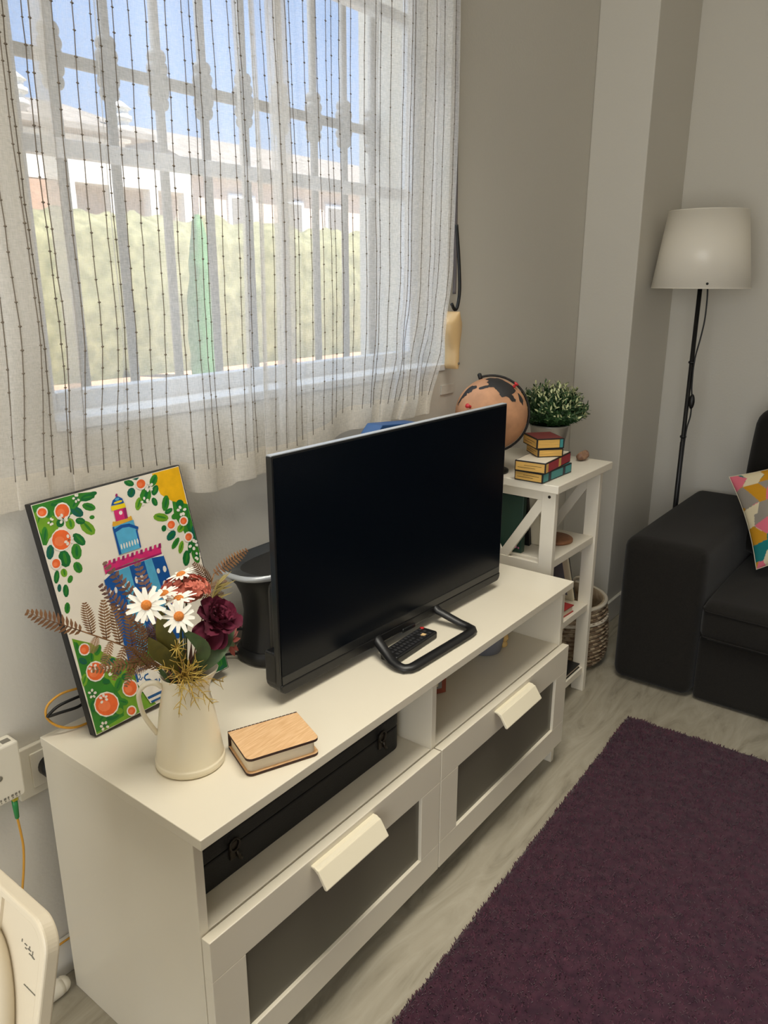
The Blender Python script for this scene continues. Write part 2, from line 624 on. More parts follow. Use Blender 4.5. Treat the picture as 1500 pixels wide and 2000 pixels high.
# outside grille with beaded ornaments
gr = thing('window_grille', 'grey painted iron grille with beaded uprights outside the window', 'grille', (0.7, 0.30, 0.98))
GY = 0.30
MB().box(0.0 + OX0, OX1, GY - 0.006, GY + 0.006, 1.637, 1.659).build('rail', M_iron, gr, bevel=0.002)
MB().box(0.0 + OX0, OX1, GY - 0.006, GY + 0.006, 1.02, 1.04).build('rail', M_iron, gr, bevel=0.002)
bar0 = orn0 = None
for k in range(10):
    x = 0.222 + 0.1168 * k - 0.0
    if x > OX1:
        break
    if bar0 is None:
        bar0 = MB().lathe([(0.0100, 0.98), (0.0100, 2.12)], (x, GY, 0), 10).build('bar', M_iron, gr)
        prof = []
        for i in range(61):
            t = i / 60
            env = 0.0115 + 0.006 * math.sin(PI * t) ** 0.7
            rip = 0.0052 * abs(math.sin(PI * 5 * t)) ** 0.6
            prof.append((env + rip if 0 < i < 60 else 0.0100, 1.594 + 0.112 * t))
        orn0 = MB().lathe(prof, (x, GY, 0), 14).build('ornament', M_iron, gr)
        bx0 = x
    else:
        for src in (bar0, orn0):
            c = src.copy()
            COL.objects.link(c)
            c.parent = gr
            c.location.x = x - bx0

# ------------------------------------------------------------------ what the window looks out on
M_stucco = mat('white_stucco', (236, 232, 224), 0.9, bump=0.05)
M_stuccop = mat('rose_stucco', (222, 200, 184), 0.9, bump=0.05)
M_roof = mat('grey_roof_tiles', (150, 142, 134), 0.9, var=0.3, vscale=4)
M_brick = mat('rosy_brick', (206, 164, 138), 0.9, var=0.2, vscale=6)
M_hedge = mat('hedge_leaves', (150, 146, 108), 0.9, col2=(112, 112, 78), vscale=9, bump=0.8, bscale=22)
M_shrub = mat('bright_shrub', (112, 160, 112), 0.8, var=0.3, vscale=9)
M_ground = mat('paved_ground', (196, 184, 166), 0.9, var=0.15, vscale=2)
M_darkwin = mat('far_window_pane', (132, 128, 124), 0.3)
struct(MB().box(-30, 60, 0.36, 90, -0.40, -0.30).build('ground_outside', M_ground))
hs = thing('neighbour_house', 'low white house with a grey tiled roof across the lane outside', 'house', (5.4, 9.5, -0.3))
MB().box(3.2, 6.9, 8.2, 12.0, -0.3, 2.45).build('house_wall', M_stuccop, hs)
MB().box(3.0, 6.9, 7.9, 8.3, 2.38, 2.72).build('parapet', M_stucco, hs)
MB().box(3.0, 6.45, 8.7, 12.0, 2.45, 3.05).build('upper_wall', M_stucco, hs)
MB().prism([(8.3, 3.05), (8.3, 3.12), (10.4, 3.75), (12.3, 3.12), (12.3, 3.05)], (2.8, 0, 0), (0, 1, 0), (0, 0, 1), (3.85, 0, 0)).build('roof', M_roof, hs)
for x in (3.9, 4.8, 5.7):
    f = MB().box(x, x + 0.5, 8.66, 8.72, 2.55, 2.95).build('house_window', M_frame, hs)
    MB().box(x + 0.06, x + 0.44, 8.65, 8.662, 2.6, 2.9).build('house_pane', M_darkwin, f)
for x in (5.0, 5.6, 6.2, 6.75):
    MB().box(x, x + 0.13, 7.9, 8.05, -0.3, 2.38).build('porch_post', M_stucco, hs)
for x, z in ((4.88, 3.12), (6.32, 3.02)):
    MB().lathe([(0.13, z), (0.13, z + 0.12), (0.17, z + 0.13), (0.17, z + 0.18), (0.13, z + 0.19), (0.13, z + 0.26), (0.17, z + 0.27), (0.17, z + 0.32), (0.13, z + 0.33), (0.13, z + 0.40), (0.17, z + 0.41), (0.05, z + 0.5)], (x, 8.6, 0), 14).build('chimney', M_stucco, hs)
MB().box(3.0, 4.95, 7.85, 7.9, -0.3, 2.36).build('brick_panel', M_brick, hs)
h2 = thing('pink_house', 'pale pink house farther off beyond the low white house', 'house', (15, 15, -0.3))
MB().box(12.5, 21, 14.5, 19, -0.3, 3.7).build('house_wall', M_stuccop, h2)
MB().prism([(14.2, 3.7), (14.2, 3.8), (16.7, 4.9), (19.3, 3.8), (19.3, 3.7)], (12.2, 0, 0), (0, 1, 0), (0, 0, 1), (9.1, 0, 0)).build('roof', M_roof, h2)
for x in (13.4, 15.2, 17.0, 18.8):
    f = MB().box(x, x + 0.9, 14.44, 14.5, 2.3, 3.3).build('house_window', M_frame, h2)
    MB().box(x + 0.1, x + 0.8, 14.43, 14.442, 2.4, 3.2).build('house_pane', M_darkwin, f)


def hedge_fn(u, v):
    t = v
    prof = [(0.0, -0.3), (-0.32, 0.2), (-0.36, 1.1), (-0.28, 1.62), (0.0, 1.8), (0.3, 1.6), (0.34, 0.6), (0.3, -0.3)]
    q = t * (len(prof) - 1)
    i = min(int(q), len(prof) - 2)
    f = q - i
    y = prof[i][0] * (1 - f) + prof[i + 1][0] * f
    z = prof[i][1] * (1 - f) + prof[i + 1][1] * f
    x = 0.3 + 11.0 * u
    n = noise.noise(V((x * 2.2, y * 3 + 4, z * 2.4))) * 0.07 + noise.noise(V((x * 7, y * 7, z * 7))) * 0.05
    return V((x, 5.0 + y * (1 + n), z + n * sm01(0.2, 0.9, z)))


hd = MB().grid(hedge_fn, 260, 42).build('garden_hedge', M_hedge)
tag(hd, 'long clipped olive-green hedge outside behind a low brick wall', 'hedge')
lw = thing('low_wall', 'low rosy brick garden wall in front of the hedge outside', 'wall', (4.5, 4.35, -0.3))
MB().box(0.2, 11, 4.25, 4.45, -0.3, 0.42).build('wall_body', M_brick, lw)
MB().box(0.15, 11.05, 4.2, 4.5, 0.42, 0.48).build('wall_coping', M_brick, lw)
cy = MB()
cy.grid(lambda u, v: V((3.72 + (0.02 + 0.11 * math.sin(PI * min(1, 0.15 + v * 0.85)) ** 0.6) * math.cos(2 * PI * u) * (1 + 0.25 * noise.noise(V((u * 9, v * 20, 0)))),
                        4.0 + (0.02 + 0.11 * math.sin(PI * min(1, 0.15 + v * 0.85)) ** 0.6) * math.sin(2 * PI * u), -0.3 + 2.05 * v)), 20, 40)
tag(cy.build('green_shrub', M_shrub), 'narrow bright green shrub standing outside before the low brick wall', 'shrub')

# ------------------------------------------------------------------ sheer curtain with knotted threads
CXL, CXR = 0.0, 1.232
KF = 9.5


def cur_b(x):
    return 0.0045 + 0.030 * math.exp(-((x - 0.165) / 0.055) ** 2) + 0.030 * math.exp(-((x - 0.60) / 0.06) ** 2) + 0.006 * sm01(0.85, 1.1, x) + 0.006 * (1 - sm01(0.02, 0.12, x))


def hem_z(x):
    return 0.912 - 0.034 * sm01(0.05, 0.45, x) - 0.010 * sm01(0.30, 0.42, x) * (1 - sm01(0.44, 0.47, x)) + 0.052 * sm01(0.60, 0.86, x)


def cur(s, z, off=0.0):
    x0 = CXL + (CXR - CXL) * s
    th = 2 * PI * KF * (s + 0.018 * math.sin(5 * s * PI) + 0.012 * math.sin(13 * s)) + 0.5
    drift = 0.25 * noise.noise(V((x0 * 3, z * 1.4, 1.7)))
    th += drift
    a = 0.0125 + 0.005 * noise.noise(V((x0 * 6, 3.1, z * 0.8)))
    a *= 1 - 0.35 * sm01(1.15, 0.88, z) if z < 1.15 else 1
    y = 0.0 + a * math.sin(th) - off
    x = x0 - cur_b(x0) * math.sin(2 * th + 0.4)
    if z < 1.34 and x0 > 0.7:
        d = (1.34 - z) / 0.42
        g = sm01(0.70, 1.2, x0)
        x -= 0.115 * d ** 1.7 * g
        y -= (0.012 * d * g) + 0.007 * d * g * math.sin(26 * x0 + 30 * z) + 0.006 * d * g * noise.noise(V((x0 * 22, z * 18, 0)))
    x += 0.004 * math.sin(z * 7 + s * 9) + 0.012 * (1.4 - z) * (1 - sm01(0.0, 0.15, x0)) * -0.4
    if x0 < 0.36 and z < 1.22:
        k = sm01(1.22, 0.95, z) * sm01(0.36, 0.33, x0)
        y = y * (1 - k) + k * (0.031 - off + 0.003 * math.sin(th))
        return V((x, y, z))
    return V((x, min(y, 0.024 - off), z))


ct = thing('sheer_curtain', 'white sheer linen curtain with knotted dark threads hanging over the window', 'curtain', (0.6, 0.0, 0.9))
NU, NV_ = 620, 46
ZT = 2.25


def cz(s, v):
    h = hem_z(CXL + (CXR - CXL) * s)
    return h + (ZT - h) * (v ** 1.35)


MB().grid(lambda u, v: cur(u, cz(u, v)), NU, NV_).build('curtain_cloth', M_curtain, ct)
MB().grid(lambda u, v: cur(u, hem_z(CXL + (CXR - CXL) * u) - 0.001 + 0.056 * v, 0.0016), NU, 4).build('hem', M_hem, ct)
# threads at equal steps along the cloth
arc = [0.0]
for i in range(1, 1201):
    p, q = cur((i - 1) / 1200, 1.5), cur(i / 1200, 1.5)
    arc.append(arc[-1] + (p - q).length)
NT = int(arc[-1] / 0.0305)
tb = MB()
for k in range(NT):
    L = (k + 0.5) * arc[-1] / NT
    i = next(j for j in range(len(arc)) if arc[j] >= L)
    s = i / 1200
    h = hem_z(CXL + (CXR - CXL) * s)
    zs = [h + 0.045 + j * 0.0345 for j in range(int((ZT - 0.05 - h - 0.045) / 0.0345))]
    wob = [0.0009 * random.uniform(-1, 1) for _ in zs]
    tb.tube([cur(s, z, 0.0018) + V((w, 0, 0)) for z, w in zip(zs, wob)], 0.00085, 4)
    ph = random.random() * 0.03
    for z, w in zip(zs[1:], wob[1:]):
        p = cur(s, z + (0.006 if k % 2 else 0.0) - 0.003, 0.002) + V((w, 0, 0))
        r = 0.0021 * random.uniform(0.8, 1.2)
        tb.add([p + V((-r * 1.4, 0, 0)), p + V((r * 1.4, 0, 0)), p + V((0, -r * 0.7, 0)), p + V((0, r * 0.7, 0)), p + V((0, 0, -r)), p + V((0, 0, r))],
               [(0, 2, 5), (2, 1, 5), (1, 3, 5), (3, 0, 5), (2, 0, 4), (1, 2, 4), (3, 1, 4), (0, 3, 4)])
tag(tb.build('knotted_threads', M_thread, ct), kind='stuff')

# shutter strap and its winder on the wall beside the curtain
sw = thing('shutter_strap_winder', 'beige shutter strap winder with a grey strap on the wall by the curtain edge', 'strap winder', (1.292, WY, 0.96))
MB().tube(curve_pts([(1.270, 0.030, 2.2), (1.273, 0.030, 1.8), (1.282, 0.028, 1.5), (1.288, 0.028, 1.3), (1.284, 0.026, 1.225)]), 0.0055, 8, flat=0.45).build('strap', M_strap, sw)
MB().tube(curve_pts([(1.280, 0.022, 1.40), (1.292, 0.020, 1.32), (1.298, 0.018, 1.24), (1.290, 0.018, 1.195), (1.279, 0.02, 1.185), (1.266, 0.022, 1.2)]), 0.0045, 8).build('cord_loop', M_cord, sw)
prof = []
for i in range(25):
    t = i / 24
    prof.append((1.178 - 0.15 * t, 0.012 + 0.021 * math.sin(PI * min(1, t * 1.35)) ** 0.8 if t < 0.74 else 0.014))
MB().grid(lambda u, v: V((1.276 + (0.010 + 0.022 * sm01(0, 0.22, v) * (1 - 0.85 * sm01(0.30, 0.72, v))) * math.sin(2 * PI * u) * (1 - 0.5 * sm01(0.95, 1.0, v)) * sm01(-0.02, 0.04, v),
                          WY - 0.022 + 0.022 * math.cos(2 * PI * u), 1.180 - 0.152 * v)), 24, 30).build('winder_body', M_beige, sw)
MB().lathe([(0.003, 0), (0.003, 0.003)], (1.275, 0.001, 1.043), 10, axis=(0, -1, 0)).build('screw', M_grey, sw)
struct(MB().box(1.255, 1.318, WY - 0.004, WY, 0.955, 0.982).build('trim_2', M_wall, bevel=0.001))

# ------------------------------------------------------------------ white TV bench
TZ = 0.53
b = thing('tv_bench', 'long white media bench with two open niches above frosted glass drawers', 'tv bench', (0.6, -0.2, 0))
MB().box(0, 1.2, -0.41, 0.0, 0.5125, 0.53).build('bench_top', M_white, b, bevel=0.0012)
MB().box(0.0015, 0.0175, -0.390, 0.0, 0.0, 0.5125).build('side_panel', M_white, b, bevel=0.001)
MB().box(1.1825, 1.1985, -0.390, 0.0, 0.0, 0.5125).build('side_panel', M_white, b, bevel=0.001)
MB().box(0.592, 0.608, -0.390, 0.0, 0.06, 0.5125).build('divider', M_white, b, bevel=0.001)
MB().box(0.0175, 0.592, -0.388, -0.004, 0.337, 0.3525).build('niche_shelf', M_white, b, bevel=0.001)
MB().box(0.608, 1.1825, -0.388, -0.004, 0.337, 0.3525).build('niche_shelf', M_white, b, bevel=0.001)
MB().box(0.0175, 1.1825, -0.006, -0.001, 0.065, 0.5125).build('back_panel', M_white, b)
MB().box(0.0175, 1.1825, -0.36, -0.345, 0.062, 0.085).build('stretcher', M_white, b, bevel=0.001)
for xa, xb in ((0.0015, 0.5985), (0.6015, 1.1985)):
    dr = MB().box(xa + 0.03, xb - 0.03, -0.385, -0.03, 0.095, 0.105).build('drawer', M_white, b)
    Y0, Y1 = -0.410, -0.392
    ZT_, ZB_ = 0.353, 0.067
    g0, g1, gt, gb_ = xa + 0.0655, xb - 0.0655, 0.281, 0.131
    # top rail as an L so that the seam with the stile falls where the boards meet
    MB().box(xa, xb, Y0, Y1, gt, ZT_).build('drawer_rail', M_white, dr, bevel=0.0012)
    MB().box(xa, xb, Y0, Y1, ZB_, gb_).build('drawer_rail', M_white, dr, bevel=0.0012)
    MB().box(xa, g0, Y0, Y1, gb_, gt).build('drawer_stile', M_white, dr, bevel=0.0012)
    MB().box(g1, xb, Y0, Y1, gb_, gt).build('drawer_stile', M_white, dr, bevel=0.0012)
    tag(MB().box(g0 - 0.004, g1 + 0.004, Y0 + 0.007, Y0 + 0.012, gb_ - 0.004, gt + 0.004).build('glass_pane', M_frost, dr), 'smoky frosted glass pane')
    hc = (xa + xb) / 2 - 0.0035
    hp = [(-0.4095, 0.337), (-0.4095, 0.3415), (-0.4185, 0.3415), (-0.4235, 0.3385), (-0.4265, 0.3385), (-0.4455, 0.3105), (-0.4425, 0.307), (-0.4385, 0.3075), (-0.4245, 0.330), (-0.4165, 0.336)]
    tag(MB().prism(hp, (hc - 0.083, 0, 0), (0, 1, 0), (0, 0, 1), (0.166, 0, 0)).build('drawer_handle', M_handle, dr, bevel=0.0015), 'cream ledge handle')

# ------------------------------------------------------------------ television
tv_y = -0.036
tM = Matrix.Translation(V((0.682, -0.265, 0))) @ Matrix.Rotation(tv_y, 4, 'Z')
TM = tM
tv = thing('television', 'black flat screen television with silver top edge on a loop stand', 'television', (0.682, -0.29, TZ))
W2 = 0.3675
z0, z1 = 0.554, 0.987
mb = MB(TM)
mb.prism(round_rect(-W2, W2, z0, z1, [0.012, 0.012, 0.003, 0.003], 4), (0, 0.001, 0), (1, 0, 0), (0, 0, 1), (0, 0.013, 0))
mb.build('casing', M_bezel, tv, bevel=0.001)
mb = MB(TM)
mb.prism(round_rect(-W2 + 0.02, W2 - 0.02, z0 + 0.004, z0 + 0.20, 0.02, 4), (0, 0.013, 0), (1, 0, 0), (0, 0, 1), (0, 0.040, 0))
mb.build('rear_housing', M_black, tv, bevel=0.012, seg=3)
mb = MB(TM)
mb.prism(round_rect(-W2, W2, z0 - 0.004, z0 + 0.075, [0.022, 0.016, 0.004, 0.004], 4), (0, 0.006, 0), (1, 0, 0), (0, 0, 1), (0, 0.034, 0))
mb.build('lower_casing', M_black, tv, bevel=0.004)
mb = MB(TM)
mb.box(-W2 + 0.0045, W2 - 0.0045, -0.0005, 0.002, z0 + 0.034, z1 - 0.004)
tag(mb.build('screen', M_screen, tv), 'dark glossy screen')
mb = MB(TM)
mb.box(-W2 + 0.0045, W2 - 0.0045, -0.0012, 0.002, z0 + 0.0165, z0 + 0.0335)
mb.build('lower_bezel', M_bezel, tv, bevel=0.001)
mb = MB(TM)
mb.prism(round_rect(-W2 + 0.001, W2 - 0.001, z0 - 0.003, z0 + 0.016, [0.014, 0.014, 0.002, 0.002], 4), (0, -0.0018, 0), (1, 0, 0), (0, 0, 1), (0, 0.010, 0))
mb.build('chin', M_black, tv, bevel=0.003)
mb = MB(TM)
mb.box(-0.022, 0.022, -0.0045, 0.0, z0 - 0.0065, z0 + 0.003)
mb.build('sensor_bump', M_bezel, tv, bevel=0.002)
mb = MB(TM)
mb.box(-W2 + 0.001, W2 - 0.001, 0.0015, 0.0135, z1 - 0.002, z1 + 0.0012)
tag(mb.build('top_trim', M_silver, tv), 'silver grey trim')
mb = MB(TM)
za, zt = 0.5375, 0.560
loop = [(-0.100, 0.008, zt + 0.01), (-0.1035, -0.006, zt - 0.002), (-0.125, -0.060, za + 0.003)]
c1 = (-0.125, -0.096)
loop += [(-0.128, -0.076, za + 0.001), (-0.126, -0.089, za), (-0.117, -0.097, za), (-0.104, -0.099, za)]
loop += [(x, -0.099, za) for x in (-0.05, 0.0, 0.05)]
loop += [(0.084, -0.099, za), (0.100, -0.097, za), (0.109, -0.089, za), (0.111, -0.076, za + 0.001), (0.109, -0.060, za + 0.004), (0.101, -0.006, zt - 0.002), (0.100, 0.008, zt + 0.01)]
mb.tube(loop, 0.0115, 12, flat=0.64)
mb.build('loop_stand', M_black, tv)
mb = MB(TM)
mb.box(-0.118, 0.118, 0.002, 0.024, z0 - 0.008, z0 + 0.01)
mb.build('stand_bracket', M_black, tv, bevel=0.003)

# remote control under the TV, inside the loop of its stand
rc = thing('remote_control', 'black remote control with red power button lying inside the TV stand loop', 'remote', (0.64, -0.296, TZ))
RM = Matrix.Translation(V((0.642, -0.298, TZ))) @ Matrix.Rotation(0.03, 4, 'Z')
mb = MB(RM)
mb.prism(round_rect(-0.076, 0.076, -0.0215, 0.0215, 0.006, 4), (0, 0, 0), (1, 0, 0), (0, 1, 0), (0, 0, 0.0155))
mb.build('remote_body', M_black, rc, bevel=0.003)
mb = MB(RM)
for i in range(12):
    for j in range(3):
        if i == 8 and j == 1:
            continue
        x, y = -0.062 + i * 0.0108, -0.0125 + j * 0.0125
        mb.box(x - 0.0034, x + 0.0034, y - 0.0035, y + 0.0035, 0.0150, 0.0172)
tag(mb.build('buttons', M_rubber, rc), kind='stuff')
mb = MB(RM)
mb.lathe([(0.0045, 0.015), (0.0045, 0.0175), (0.003, 0.0182)], (0.067, 0.0135, 0), 12)
tag(mb.build('power_button', M_red, rc), 'red power button')
mb = MB(RM)
mb.box(0.036, 0.046, -0.012, -0.003, 0.0150, 0.0178)
tag(mb.build('light_button', M_beige, rc), 'pale button')

